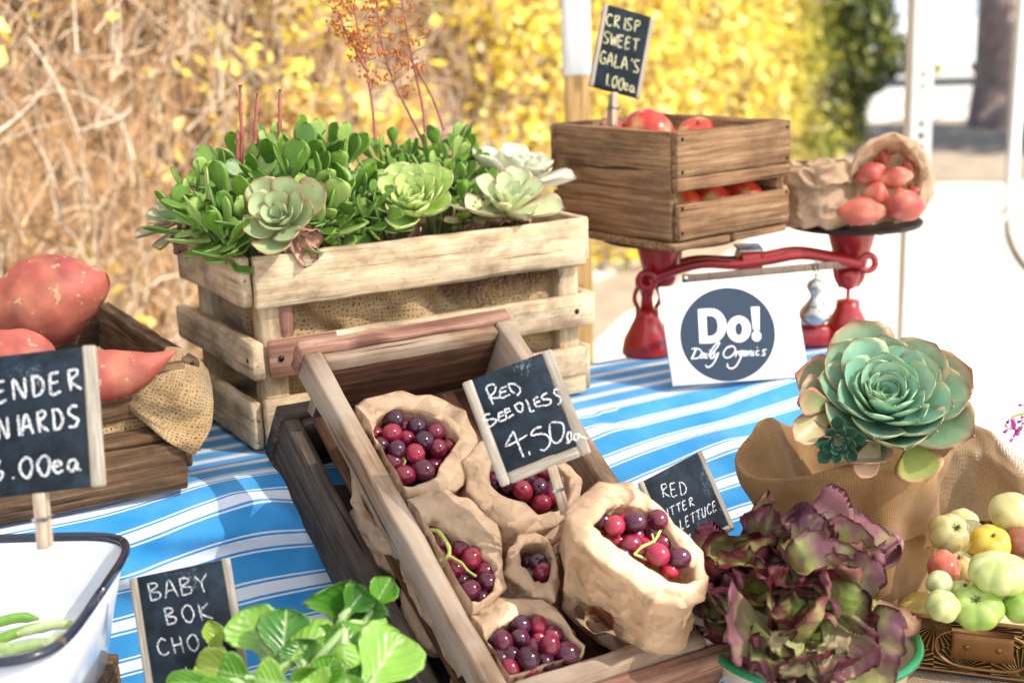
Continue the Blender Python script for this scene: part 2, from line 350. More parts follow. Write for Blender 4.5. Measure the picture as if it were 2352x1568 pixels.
def m_paper(nm='kraft_paper', stain=None):
    g = G(nm); a = g.n('TexCoord').outputs['Object']
    n = g.noise(a, 30, 5, .6); big = g.noise(a, 9, 3)
    v1 = g.n('TexVoronoi', {'Vector': g.n('VectorMath', {0: a, 1: g.n('VectorMath', {0: g.n('TexNoise', {'Vector': a, 'Scale': 14.}).outputs[1], 'Scale': .04}, operation='SCALE').outputs[0]}, operation='ADD').outputs[0], 'Scale': 26.}, feature='DISTANCE_TO_EDGE').outputs[0]
    v2 = g.n('TexVoronoi', {'Vector': a, 'Scale': 34.}).outputs[0]
    c = g.ramp(big, [(.3, (.58, .385, .235)), (.7, (.70, .49, .32))])
    c = g.mix(.25, c, g.ramp(n, [(.3, .6), (.7, 1.25)]), 'MULTIPLY')
    st = g.ramp(g.noise(a, 17, 3), [(.70, 0.), (.73, 1.)]); c = g.mix(g.math('MULTIPLY', st, .6), c, (.25, .1, .07))
    if stain is not None:
        dv = g.n('VectorMath', {0: a, 1: tuple(float(q) for q in stain)}, operation='DISTANCE').outputs['Value']; dn = g.math('SUBTRACT', dv, g.math('MULTIPLY', g.noise(a, 70, 5, .7), .030))
        c = g.mix(g.ramp(dn, [(0., 1.), (.0022, 0.)]), c, g.ramp(n, [(.35, (.10, .03, .015)), (.65, (.30, .11, .05))]))
    g.set(color=c, rough=.72, spec=.25)
    wv = g.n('VectorMath', {0: a, 1: g.n('VectorMath', {0: g.n('TexNoise', {'Vector': a, 'Scale': 26.}).outputs[1], 'Scale': .022}, operation='SCALE').outputs[0]}, operation='ADD').outputs[0]
    def facet(sc):
        vo = g.n('TexVoronoi', {'Vector': wv, 'Scale': sc}); d_ = g.n('VectorMath', {0: wv, 1: vo.outputs['Position']}, operation='SUBTRACT').outputs[0]
        c_ = g.n('VectorMath', {0: vo.outputs['Color'], 1: (.5, .5, .5)}, operation='SUBTRACT').outputs[0]; return g.n('VectorMath', {0: d_, 1: c_}, operation='DOT_PRODUCT').outputs['Value']
    hh = g.math('ADD', g.math('MULTIPLY', facet(38.), .85), g.math('MULTIPLY', facet(85.), .55)); hh = g.math('ADD', hh, g.math('MULTIPLY', n, .0006))
    g.bump(hh, 1., 1.)
    g.translucent(c, .28); return g.m
M['paper'] = m_paper()
def m_grape():
    g = G('red_grape'); p = g.n('TexCoord').outputs['Object']; r = g.n('ObjectInfo').outputs['Random']
    n = g.noise(p, 70, 3); nn = g.n('TexNoise', {'Vector': p, 'Scale': 260., 'Detail': 2.}).outputs[0]
    c = g.ramp(g.math('ADD', g.math('MULTIPLY', r, .72), g.math('MULTIPLY', n, .3)), [(.15, (.018, .003, .014)), (.42, (.06, .004, .018)), (.68, (.16, .006, .022)), (.95, (.34, .012, .03))])
    bl = g.ramp(g.noise(p, 60, 4, .6), [(.42, 0.), (.78, .13)]); c = g.mix(bl, c, (.36, .14, .22))
    sp = g.ramp(nn, [(.68, 0.), (.72, .3)]); c = g.mix(sp, c, (.5, .25, .2))
    g.set(color=c, rough=.13, sss=.08, spec=.55, coat=.0, coatr=.07); g.b.inputs['Subsurface Radius'].default_value = (.008, .002, .002); g.b.inputs['Subsurface Scale'].default_value = 1.
    return g.m
M['grape'] = m_grape()
M['leaf'] = colmat('succulent_leaf', .42, .12, .35, 55, .25, .0006, .0, (60, .68, (.22, .06, .02), .7))
M['jade'] = colmat('jade_leaf', .36, .06, .3, 70, .2, .0005, 0, (160, .70, (.35, .3, .1), .5), .35)
M['lettuce'] = colmat('lettuce_leaf', .38, 0, .65, 38, .7, .004, .14, None, .32, 0, None, .14, .12)
M['bok'] = colmat('bok_choy_leaf', .28, 0, .3, 40, .4, .0014, .14, None, .5, 0, None, .75)
M['skin'] = colmat('sweet_potato_skin', .55, .05, .6, 42, .6, .0022, 0, (60, .61, (.60, .36, .22), .75))
M['pot'] = colmat('potato_skin', .48, .08, .3, 45, .25, .001, 0, (120, .68, (.5, .25, .15), .5))
M['tomato'] = colmat('tomato_skin', .22, .15, .22, 35, .05, .0005, 0, (90, .73, (.25, .17, .05), .6), .5, .2)
M['applem'] = colmat('apple_skin', .25, .08, .5, 50, .05, .0004, 0, (200, .68, (.8, .55, .3), .6), .5, .2)
M['green'] = plain('calyx_green', (.10, .16, .03), .6); M['stem'] = colmat('stem', .5, .1, .3, 120)
M['dry'] = colmat('dry_leaf', .8, 0, .5, 80, .8, .002, .15)
M['soil'] = plain('soil', (.045, .028, .018), .95, 0, .7, 90, 1, .006)
M['root'] = plain('root', (.13, .055, .03), .9, 0, .6, 200)
M['slate'] = None
def m_slate():
    g = G('chalkboard'); a = g.n('TexCoord').outputs['Object']; n = g.noise(a, 45, 6, .7); s = g.noise(a, 24, 3); f = g.noise(a, 400, 3)
    c = g.mix(g.math('MULTIPLY', g.ramp(n, [(.42, 0.), (.75, 1.)]), .5), (.008, .012, .018), (.04, .07, .11))
    sm = g.math('MULTIPLY', g.ramp(s, [(.56, 0.), (.75, 1.)]), g.ramp(f, [(.5, 0.), (.7, 1.)])); c = g.mix(g.math('MULTIPLY', sm, .65), c, (.5, .56, .62))
    g.set(color=c, rough=.7, spec=.2); g.bump(f, .1, .0004); return g.m
M['slate'] = m_slate()
def m_chalk(nm, col):
    g = G(nm); p = g.n('TexCoord').outputs['Object']; n = g.noise(p, 900, 4, .75); g.set(color=col, rough=1., spec=.05)
    mk = g.ramp(n, [(.44, 0.), (.52, 1.)]); g.set(alpha=mk); return g.m
M['chalk'] = m_chalk('white_chalk', (.78, .79, .80)); M['chalky'] = m_chalk('yellow_chalk', (.75, .72, .42))
M['card'] = plain('white_card', (.80, .80, .83), .5, 0, .03, 20, 0); M['print'] = plain('slate_blue_print', (.026, .045, .075), .6, 0, .05, 20, 0, spec=.2)
M['enamel'] = plain('white_enamel', (.74, .75, .78), .18, 0, .06, 20, .05, .0005, coat=.5); M['cream'] = plain('cream_enamel', (.70, .58, .42), .3, 0, .15, 20, .05, coat=.4)
M['navy'] = plain('navy_enamel', (.012, .015, .035), .25, 0, .4, 60, .1, wear=((.15, .07, .04), 35, .6, .8), coat=.4)
M['greenrim'] = plain('green_enamel', (.005, .21, .075), .25, 0, .3, 60, .1, wear=((.03, .012, .01), 60, .62, .8), coat=.4)
M['red'] = plain('red_cast_iron_paint', (.36, .012, .014), .32, 0, .35, 30, .35, .001, wear=((.12, .03, .02), 55, .66, .7), coat=.35)
M['iron'] = plain('dark_iron', (.03, .022, .022), .5, .5, .4, 40, .3); M['brassbar'] = plain('aged_bar', (.22, .16, .13), .45, .6, .3, 90, .2)
M['steel'] = plain('galvanised_steel', (.62, .62, .60), .45, .3, .15, 20, .1); M['silver'] = plain('plated_metal', (.62, .61, .6), .3, .8, .6, 50, .2, wear=((.12, .09, .06), 80, .6, .8))
M['wire'] = plain('spring_wire', (.3, .3, .32), .35, .9, .2, 60, 0)
M['white_paint'] = plain('white_paint', (.8, .8, .82), .5, 0, .05, 10, .05)
def m_brass():
    g = G('embossed_brass'); a = g.n('Attribute', attribute_name='gp').outputs['Vector']; sp = g.n('SeparateXYZ', {0: a})
    def fr(s_, P, off=0.): return g.math('SUBTRACT', g.math('FRACT', g.math('ADD', g.math('DIVIDE', s_, P), off)), .5)
    def fan(off):
        x = fr(sp.outputs[0], .058, off); y = g.math('SUBTRACT', g.math('DIVIDE', sp.outputs[1], .058), .1 if off == 0. else .95)
        an = g.math('ARCTAN2', y, x); rr = g.math('SQRT', g.math('ADD', g.math('MULTIPLY', x, x), g.math('MULTIPLY', y, y)))
        return g.math('SINE', g.math('MULTIPLY', an, 30.)), rr
    a1, r1 = fan(0.); a2, r2 = fan(.5); pick = g.math('LESS_THAN', r1, r2)
    h = g.math('ADD', g.math('MULTIPLY', a1, pick), g.math('MULTIPLY', a2, g.math('SUBTRACT', 1., pick)))
    n = g.noise(a, 60, 4)
    c = g.mix(g.ramp(h, [(.2, 0.), (.8, 1.)]), (.10, .045, .012), g.ramp(n, [(.3, (.40, .25, .09)), (.7, (.62, .45, .2))]))
    g.set(color=c, metal=.75, rough=.38); g.bump(h, 1., .0018); return g.m
M['brass'] = m_brass(); M['brass_plain'] = plain('tarnished_brass', (.30, .15, .055), .4, .7, .4, 40, .2)
M['twig'] = colmat('dry_twig', .8, 0, .3, 8, .3); M['hleaf'] = colmat('hedge_leaf', .55, 0, .2, 5, 0, .001, .35)
M['bark'] = plain('bark', (.26, .18, .155), .95, 0, .6, 6, 1, .03); M['core'] = plain('hedge_litter', (.19, .105, .045), 1, 0, .6, 14, 1, .05)
def m_ground():
    g = G('sunlit_ground'); p = g.n('TexCoord').outputs['Object']; n = g.noise(p, .6, 4); f = g.noise(p, 30, 4)
    c = g.mix(.25, g.ramp(n, [(.35, (.48, .43, .35)), (.65, (.58, .53, .46))]), g.ramp(f, [(.3, .6), (.7, 1.3)]), 'MULTIPLY'); g.set(color=c, rough=.95); g.bump(f, .3, .01); return g.m
M['ground'] = m_ground(); M['asphalt'] = plain('asphalt', (.38, .36, .34), .9, 0, .3, 5, .3); M['pave'] = plain('pavement', (.5, .47, .42), .9, 0, .2, 3, .2)
M['dirt_brown'] = plain('dirt_brown', (.26, .2, .14), .95, 0, .5, 6, .6, .01)
M['glass'] = plain('window_glass', (.45, .50, .58), .08, 0, 0, 5, 0); M['tyre'] = plain('rubber', (.02, .02, .02), .8); M['carpaint'] = plain('white_car_paint', (.75, .76, .78), .2, 0, 0, 5, 0, coat=.6)  # window glass colour is kept pale to carry the sky's reflection
M['orange'] = plain('orange_fabric', (.6, .14, .04), .8); M['navyf'] = plain('navy_fabric', (.02, .03, .09), .8)
def m_canopy():
    g = G('shade_cloth'); g.set(color=(.80, .79, .77), rough=.9); g.translucent((.85, .83, .79), .3)
    tp = g.n('BsdfTransparent'); src = g.out.inputs[0].links[0].from_socket; mx = g.n('MixShader', {0: .24, 1: src, 2: tp.outputs[0]}); g.t.links.new(mx.outputs[0], g.out.inputs[0]); return g.m
M['canopy'] = m_canopy()
# ================================================================ SETTING
T, ZL, ZF = .95, .75, .66; EY_ = V(-.5, .866, 0)
YAW = radians(30); EX = V(cos(YAW), sin(YAW), 0); EY = V(-sin(YAW), cos(YAW), 0); EZ = V(0, 0, 1.); P0 = V(-.292, 1.60, 0)
def fr(s, t, z): return P0+EX*s+EY*t+EZ*z
mb = MB(); R_ = 160
mb.grid([[V(-R_+2*R_*i/40, -R_+2*R_*j/40, 0) for j in range(41)] for i in range(41)])
tag(build('ground', mb, M['ground']), kind='structure')
h0 = onz(1430, 622, 0); h1 = onz(1960, 330, 0); HD = nz((h1-h0)*V(1, 1, 0)); HN = V(HD[1], -HD[0], 0)
HA0 = -(h0[1]-1.9)/HD[1]; HA1 = np.linalg.norm((h1-h0)[:2])
def hp(a, z, dn=0.): return V(h0[0], h0[1], 0)+HD*a+EZ*z+HN*dn
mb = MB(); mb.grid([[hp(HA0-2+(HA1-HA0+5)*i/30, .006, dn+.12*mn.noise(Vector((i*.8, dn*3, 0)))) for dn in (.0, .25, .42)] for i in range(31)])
tag(build('hedge_base_strip', mb, M['dirt_brown']), kind='structure')  # darker brown ground strip along the hedge base
mb = MB(); vc = onz(2275, 330, .008); mb.grid([[V(vc[0]-2.2+7*i/20+.2*mn.noise(Vector((j*.7, 1, 0))), vc[1]-2.6+5.2*j/12+.3*mn.noise(Vector((i*.6, 5, 0))), .008) for j in range(13)] for i in range(21)]); tag(build('verge', mb, M['dirt_brown']), kind='structure')
rb = onz(2190, 232, 0)
mb = MB(); mb.grid([[V(-12+60*i/10, rb[1]-1.2+7.0*j/2, .012) for j in range(3)] for i in range(11)]); tag(build('road', mb, M['asphalt']), kind='structure')
mb = MB(); box(mb, (-12, rb[1]-1.5, 0), (60, 0, 0), (0, .15, 0), (0, 0, .13)); tag(build('kerb', mb, M['pave'], smooth=False), kind='structure')
# hedge
def build_hedge():
    t = thing('hedge', 'long dry tan hedge of tangled vines with yellow leaves, receding behind the stall', 'hedge', hp(HA0, 0, -.4))
    mb = MB(); NA = 90
    P = []
    for i in range(NA+1):
        a = HA0-1.5+(HA1-HA0+1.5)*i/NA
        row = []
        for dn, z in ((-.28, 0), (-.24, .5), (-.22, 1.), (-.24, 1.6), (-.3, 2.2), (-.5, 2.5), (-.9, 2.55), (-1.2, 2.2), (-1.25, 1.), (-1.25, 0)):
            e = min(1., (HA1-a)/.8+.15) if a > HA1-.8 else 1.
            q = hp(a, z*(.6+.4*e), -.7+(dn+.7)*e); q = q+HN*.16*ns(q, 2.6)+EZ*.1*ns(q, 1.9, 4)*(z > .1); row.append(q)
        P.append(row)
    mb.grid(P); build('thicket', mb, M['core'], t)
    r = random.Random(3); tw = MB()
    cols = [(.42, .29, .17), (.47, .38, .28), (.36, .22, .11), (.30, .16, .07), (.55, .46, .36), (.44, .33, .21)]
    for k in range(9500):
        a = HA0-1.2+(HA1-HA0+1.2)*r.random()**2.3; q = hp(a, r.uniform(.05, 2.4), r.uniform(-.26, .05)); dd = np.linalg.norm(q[:2])
        L = r.uniform(.15, .6); dr = nz(HD*r.gauss(0, .55)+EZ*r.choice((1, 1, -1))*r.uniform(.2, 1.2)+HN*r.gauss(.05, .2)); cv = r.gauss(0, 1.4); ax = nz(HN+V(r.gauss(0, .3), r.gauss(0, .3), r.gauss(0, .3)))
        pts = [q]; m = 7
        for i in range(m): dr = nz(rot(dr, ax, cv/m+r.gauss(0, .13))+HN*.03*r.gauss(0, 1)); pts.append(pts[-1]+dr*L/m)
        R = r.choice((.0018, .0018, .0022, .0028, .0036))*(.75+.10*dd); c = tuple(q*.85 for q in mixc(r.choice(cols), (.6, .5, .4), r.random()*.25))
        tube(tw, pts, [R*(1-.6*i/m) for i in range(m+1)], 4, c)
    build('vine', tw, M['twig'], t)
    lf = MB(); vs = []; fs = []; cs = []; n = 0; k = 0
    while k < 36000:
        a = HA0-1.2+(HA1-HA0+1.2)*r.random()**1.9; z = r.uniform(.05, 2.5); q = hp(a, z, 0); u = CX+FPX*np.dot(q-CAM, CR)/max(.3, depth(q))
        cl = mn.noise(Vector((a*1.1, z*2.4, 0)))*.55+mn.noise(Vector((a*3.5, z*5, 3)))*.45
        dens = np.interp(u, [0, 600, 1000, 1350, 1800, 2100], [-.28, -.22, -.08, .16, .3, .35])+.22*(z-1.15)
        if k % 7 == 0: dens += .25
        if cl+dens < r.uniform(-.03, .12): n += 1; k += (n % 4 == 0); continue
        k += 1; dd = np.linalg.norm(q[:2]); s = r.uniform(.011, .026)*(.65+.18*dd)
        q = q+HN*r.uniform(-.18, .16); x = nz(V(r.gauss(0, 1), r.gauss(0, 1), r.gauss(0, 1))); y = perp(x, (r.gauss(0, 1), r.gauss(0, 1), .3))*.62
        o = len(vs); b_ = np.cross(x, nz(y))*s*.25
        vs += [q-x*s, q-y*s+b_, q+x*s, q+y*s+b_]; fs.append((o, o+1, o+2, o+3))
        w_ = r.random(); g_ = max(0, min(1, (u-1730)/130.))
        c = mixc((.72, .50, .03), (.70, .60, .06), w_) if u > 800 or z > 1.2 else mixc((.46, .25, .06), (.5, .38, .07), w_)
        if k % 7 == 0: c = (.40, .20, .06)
        c = mixc(c, (.10, .14, .025) if w_ < .75 else (.42, .38, .05), g_*.9); c = mixc(c, (.85, .78, .30), r.random()**2*.8*(1-g_)); c = mixc(c, (.40, .25, .06), .6*(r.random() < .25)*(1-g_)); cs += [c]*4  # far end greener, with shade put into its darker tones
    lf.add(vs, fs, c=cs); build('leaves', lf, M['hleaf'], t, smooth=False)
    # rounded green far end, its shade put into the dark leaf colours
    e = MB(); vs = []; fs = []; cs = []
    for k in range(7000):
        th = r.uniform(-1.5, 2.2); z = r.uniform(.05, 2.6); rad = 1.0*(.5+.5*min(1, z/.9))+.25*ns(V(th*1.5, z*1.6, 0), 1.)+r.uniform(-.15, .12); q = hp(HA1-.9, z, -.62)+(HN*cos(th)+HD*sin(th))*rad
        s = r.uniform(.03, .07); x = nz(V(r.gauss(0, 1), r.gauss(0, 1), r.gauss(0, 1))); y = perp(x, (r.gauss(0, 1), r.gauss(0, 1), .3))*.7; o = len(vs)
        vs += [q-x*s, q-y*s, q+x*s, q+y*s]; fs.append((o, o+1, o+2, o+3)); cs += [mixc((.045, .065, .015), (.30, .30, .04), r.random()**4)]*4
    e.add(vs, fs, c=cs); build('green_foliage', e, M['hleaf'], t, smooth=False)
build_hedge()
def crown(t, cen, R, n, s0, c1, c2, seed):
    r = random.Random(seed); vs = []; fs = []; cs = []
    cl = [nz(V(r.gauss(0, 1), r.gauss(0, 1), r.gauss(0, .8)))*r.uniform(.35, 1)*V(*R) for _ in range(26)]
    for k in range(n):
        q = V(*cen)+r.choice(cl)+V(r.gauss(0, 1), r.gauss(0, 1), r.gauss(0, .8))*R[0]*.17
        s = s0*r.uniform(.6, 1.3); x = nz(V(r.gauss(0, 1), r.gauss(0, 1), r.gauss(0, 1))); y = perp(x, (r.gauss(0, 1), r.gauss(0, 1), .3))*.7; o = len(vs)
        vs += [q-x*s, q-y*s, q+x*s, q+y*s]; fs.append((o, o+1, o+2, o+3)); cs += [mixc(c1, c2, r.random())]*4
    m = MB(); m.add(vs, fs, c=cs); build('crown', m, M['hleaf'], t, smooth=False)
def tree(name, label, base, H, r0, cen, R, n, seed, lean=0.):
    base = V(base[0], base[1], 0); t = thing(name, label, 'tree', base); r = random.Random(seed)
    m = MB(); pts = [base+V(lean*k/8*H*.1, 0, H*k/8-.02) for k in range(9)]
    tube(m, pts, [r0*(1.35 if k == 0 else 1.1-.55*k/8) for k in range(9)], 18, nf=lambda p, i, j: p+nz((p-pts[i])*V(1, 1, 0)+1e-6)*r0*.22*ns(p*V(1, 1, .3), 6))
    for k in range(6):
        q = pts[5+k % 4]; d = nz(V(r.gauss(0, 1), r.gauss(0, 1), .9)); tube(m, spline([q, q+d*.7+EZ*.1, q+d*1.5+EZ*.5], 3), [r0*.4*(1-.12*i) for i in range(7)], 8)
    build('trunk', m, M['bark'], t); crown(t, cen, R, n, .10, (.06, .10, .02), (.22, .26, .05), seed)
tb = onz(2277, 292, 0)
tree('street_tree', 'thick brown tree trunk by the path, dappled ground at its foot', tb, 4.2, .2*tb[1]/14.3, (tb[0]+.3, tb[1]+.3, 4.9), (2.3, 2.3, 1.5), 7000, 5)
tree('street_tree', 'leafy tree just outside the right edge, shading the path', (tb[0]+4.6, tb[1]-3.6, 0), 4.2, .2, (tb[0]+4.4, tb[1]-3.4, 4.8), (2.2, 1.5, 1.3), 4200, 9)
def shrub():
    b = onz(2150, 168, 0); t = thing('clipped_shrub', 'yellow green clipped shrub beyond the perforated steel post', 'shrub', b); s = b[1]/20
    m = MB(); tube(m, [b, b+EZ*.8*s], [.06*s, .04*s], 8); build('trunk', m, M['bark'], t)
    r = random.Random(8); vs = []; fs = []; cs = []
    for k in range(7000):
        z = r.uniform(.05, 3.6)*s; q = b+V(-.35*s, 0, 0)+V(r.gauss(0, .30), r.gauss(0, .3), 0)*s*min(1, .5+z)+EZ*z; x = nz(V(r.gauss(0, 1), r.gauss(0, 1), r.gauss(0, 1))); y = perp(x, (r.gauss(0, 1), r.gauss(0, 1), .3))*.7; o = len(vs); h = r.uniform(.05, .11)
        vs += [q-x*h, q-y*h, q+x*h, q+y*h]; fs.append((o, o+1, o+2, o+3)); cs += [mixc((.28, .3, .03), (.5, .46, .08), r.random())]*4
    m = MB(); m.add(vs, fs, c=cs); build('crown', m, M['hleaf'], t, smooth=False)
shrub()
def car():
    b = onz(2190, 205, 0); b = V(b[0], b[1], 0)
    t = thing('parked_car', 'white car parked on the road, far behind the perforated post', 'car', b); L, W_, k = 4.4, 1.75, 1.
    prof = [(-2.2, .35), (-2.2, .85), (-1.9, 1.0), (-1.25, 1.08), (-.75, 1.45), (.75, 1.48), (1.45, 1.05), (2.05, .95), (2.2, .75), (2.2, .35)]
    o = b+V(-.2, .4, 0); m = MB(); P = [[o+V(x, y, z-(.0 if 0 < i < 2 else .0)) for x, z in prof] for i, y in enumerate((0, .06, W_-.06, W_))]
    P = [[p*1. for p in r] for r in P]
    for q in P[0]+P[3]: q[2] = .35+(q[2]-.35)*.96
    m.grid(P, cv=True); m.f.append(tuple(range(10))); m.f.append(tuple(range(39, 29, -1))); build('body', m, M['carpaint'], t, smooth=False)
    m = MB(); box(m, o+V(-.95, -.012, 1.05), (.85, 0, 0), (0, .02, 0), (0, 0, .3)); build('window', m, M['glass'], t, smooth=False)
    m = MB(); box(m, o+V(.02, -.012, 1.05), (1., 0, 0), (0, .02, 0), (0, 0, .3)); build('window', m, M['glass'], t, smooth=False)
    m = MB(); box(m, o+V(-2.225, .15, .68), (.03, 0, 0), (0, .35, 0), (0, 0, .14)); build('headlight', m, M['silver'], t, smooth=False)
    for x in (-1.4, 1.4):
        for y in (.02, W_-.2):
            m = MB(); lathe(m, [(.2, 0), (.3, 0), (.33, .04), (.33, .14), (.3, .18), (.2, .18)], o+V(x, y, .33), 22, (0, 1, 0)); wh = build('wheel', m, M['tyre'], t)
            m = MB(); lathe(m, [(.01, -.01), (.19, -.01), (.2, .02)], o+V(x, y, .33), 18, (0, 1, 0)); build('rim', m, M['steel'], wh)
car()
# stroller at the right edge
def stroller():
    b = onz(2362, 235, 0); b = V(b[0], b[1], 0); s = .95
    t = thing('stroller', 'orange and navy pushchair at the right edge beyond the thin pole', 'pushchair', b)
    def q(x, y, z): return b+V(x, y, z)*s
    m = MB(); blob(m, q(.02, .0, .93), (.27*s, .22*s, .2*s), 16, 8, lambda d, th, ph: 1 if d[2] > -.1 else .55); build('canopy', m, M['orange'], t)
    m = MB(); tube(m, spline([q(.0, 0, .85), q(-.02, 0, .6), q(.05, 0, .45), q(-.28, 0, .42), q(-.36, 0, .2)], 4), [.17]*8+[.15]*9, 10); build('seat', m, M['navyf'], t)
    m = MB()
    for y in (-.2, .2):
        tube(m, [q(.32, y, .95), q(-.3, y, .17)], .014, 6); tube(m, [q(.0, y, .55), q(.28, y, .17)], .014, 6)
    tube(m, [q(.32, -.2, .95), q(.32, .2, .95)], .016, 6); build('frame', m, M['steel'], t)
    for x, y in ((-.3, -.2), (-.3, .2), (.28, -.24), (.28, .24)):
        m = MB(); lathe(m, [(.09, 0), (.15, 0), (.16, .02), (.15, .04), (.09, .04)], q(x, y-.02, .16), 18, (0, 1, 0)); build('wheel', m, M['tyre'], t)
stroller()
def vpole(name, lab, cat, u0, v0, d, wd, mat, ztop=2.5, zb=0):
    q = at(u0, v0, d); b = V(q[0], q[1], zb); return b
# wooden canopy post with a white painted upper half
b = at(1324, 150, 3.0); b = V(b[0], b[1], 0); zsplit = at(1324, 150, 3.0)[2]
t = thing('canopy_post', 'square timber post with a white upper half behind the plant crate', 'post', b); hw = .026
m = MB(); plank(m, b+V(-hw, -hw, 0), (0, 0, zsplit), (2*hw, 0, 0), (0, 2*hw, 0), ch=.003, rough=.0005); build('timber', m, M['post'], t)
m = MB(); plank(m, b+V(-hw-.003, -hw-.003, zsplit-.02), (0, 0, 2.42-zsplit), (2*hw+.006, 0, 0), (0, 2*hw+.006, 0), ch=.003, rough=.0003); build('white_sleeve', m, M['white_paint'], t)
# perforated steel post
q = at(2112, 200, 3.0); b = V(q[0], q[1], 0); t = thing('perforated_post', 'perforated galvanised steel sign post standing in bright sunlight', 'post', b)
m = MB(); W2 = .024; pitch = .0254; nh = int(2.6/pitch)
for k in range(nh):
    z0 = k*pitch; c = V(b[0], b[1]-W2, z0+pitch/2); n = 12; ins = [c+V(.0058*cos(2*pi*j/n), 0, .0058*sin(2*pi*j/n)) for j in range(n)]; outp = []
    for j in range(n):
        a = 2*pi*j/n; x, z = cos(a), sin(a); kk = 1/max(abs(x)/W2, abs(z)/(pitch/2)); outp.append(c+V(x*kk, 0, z*kk))
    m.add(ins+outp, [(j, (j+1) % n, n+(j+1) % n, n+j) for j in range(n)])
for a_, b_ in (((-W2, -W2), (0, 2*W2)), ((W2-.003, -W2), (0, 2*W2))):
    box(m, b+V(a_[0], a_[1]+.0005, 0), (.003, 0, 0), (0, 2*W2, 0), (0, 0, nh*pitch))
build('channel', m, M['steel'], t, smooth=False)
# thin pole right
b = onz(2318, 492, 0); b = V(b[0], b[1], 0); t = thing('thin_pole', 'thin pale metal pole in front of the tree trunk', 'pole', b)
m = MB(); tube(m, [b, b+V(.02, 0, 2.8)], .038, 14); build('shaft', m, M['steel'], t); m = MB(); lathe(m, [(.02, 0), (.08, 0), (.08, .01), (.045, .02), (.04, .05)], b, 16); build('foot', m, M['steel'], t)
m = MB(); p_ = [onz(u, v, .015) for u, v in ((2316, 500), (2322, 545), (2350, 600), (2400, 640), (2500, 660))]; tube(m, spline(p_, 6), .012, 6)
tag(build('ground_rope', m, M['dirt_brown'], base=p_[0]), 'brown rope lying on the sunlit ground from the pole foot', 'rope')
# ---- tables
def table(name, label, o, sx, sy, z, legs):
    t = thing(name, label, 'table', o); m = MB(); box(m, V(*o)+EZ*(z-.04), EX*sx, EY*sy, EZ*.04); build('tabletop', m, M['potato_wood'], t, smooth=False)
    for a_, b_ in ((.05, .05), (sx-.1, .05), (.05, sy-.1), (sx-.1, sy-.1)):
        m = MB(); box(m, V(*o)+EX*a_+EY*b_, EX*.05, EY*.05, EZ*(z-.045)); build('leg', m, M['potato_wood'], t, smooth=False)
table('display_table', 'table under the striped cloth carrying the plant crate and the scale', fr(-.9, -.05, 0), 1.36, .455, T-.008, 1)
table('side_table', 'narrow table end under the cloth beneath the red scale', fr(.465, -.05, 0), .455, .165, T-.008, 1)
table('front_table', 'lower front table carrying the grape crates and the riser box', fr(-.9, -.62, 0), 1.95, .55, ZF-.012, 1)
# ---- striped cloth
def cloth():
    ns_, nl = 230, 190; P = []; Gc = []
    for i in range(ns_):
        s = -.85+1.775*i/(ns_-1); tb = .40 if s < .46 else .122; k = max(0, min(1, (s-.25)/.3)); k = k*k*(3-2*k)
        t0 = -.055+.012*k; A = radians(74-22*k); rr = .055+.15*k; bot = ZF+.006; t, z, a = tb, T, 0; l_0 = -(tb-t0); row = [fr(s, tb+.012, T-.10), fr(s, tb+.012, T-.03), fr(s, tb+.008, T-.004)]; gr = [(s, l_0-.1, 0), (s, l_0-.03, 0), (s, l_0-.006, 0)]; nb = 50; lp = l_0
        for j in range(nl):
            l = l_0*(1-j/nb) if j <= nb else .66*(j-nb)/(nl-1-nb)
            dl = l-lp; lp = l
            if l > 0: a = min(A, l/rr)
            if z-bot < .04: a = min(a, A*max(0, (z-bot)/.04)**.6)
            if j > 0: t -= dl*cos(a); z -= dl*sin(a)
            z = max(z, bot)
            q = fr(s, t, z); nrm = EY*-sin(a)+EZ*cos(a)
            amp = max(0, min(1, (l-.0)/.06)); am2 = amp*(1 if a > .2 else .25)
            f = (.013+.013*k)*am2*ns(V(s*3.2+l*1.6, l*5-s*1.2, 0), 1.)+.0035*am2*ns(V(s*11+l*6, l*16, 3), 1.)
            if l < .0: f = .0012*(1+ns(V(s*9, l*12, 1), 1.))*max(0, min(1, (l+.10)/.1))
            # diagonal fold at the left, near the crate corner
            for (s0, l0, dx, dy, wd, h_) in ((-.30, .05, .24, .12, .016, .016), (-.05, .06, .14, .12, .010, .012), (-.10, .02, .16, .10, .012, .012), (-.2, .06, .22, .035, .014, .010), (.30, .02, .22, .09, .02, .009), (.42, .12, .25, .05, .022, .010), (.05, .13, .2, -.03, .02, .006)):
                ex = s-s0; L2 = dx*dx+dy*dy; w_ = (ex*dx+(l-l0)*dy)/L2; d_ = abs(ex*dy-(l-l0)*dx)/sqrt(L2)
                f += 1.5*h_*am2*math.exp(-(d_/wd)**2)*max(0, 1-abs(w_-.5)*1.9)
            row.append(q+nrm*max(f, -.004 if a > .2 else 0.)); gr.append((s, l+(.006+.014*k)*ns(V(s*3.5, l*3, 7), 1.)*(.4+.6*amp)+.03*math.exp(-((s+.07)/.10)**2)*max(0, min(1, (l+.06)/.10))*max(0, 1-l/.16), 0))
        P.append(row); Gc.append(gr)
    m = MB(); m.grid(P, Gc); o = build('tablecloth', m, M['cloth'], base=fr(0, 0, T)); tag(o, 'blue and white striped tablecloth draped over the stepped display', 'tablecloth')
cloth()
m = MB(); m.grid([[fr(-.9+1.9*i/30, -.62+.42*j/20, ZF+.001*(1+ns(V(i*.3, j*.3, 0), 1))) for j in range(21)] for i in range(31)], [[(i*.063, j*.021, 0) for j in range(21)] for i in range(31)])
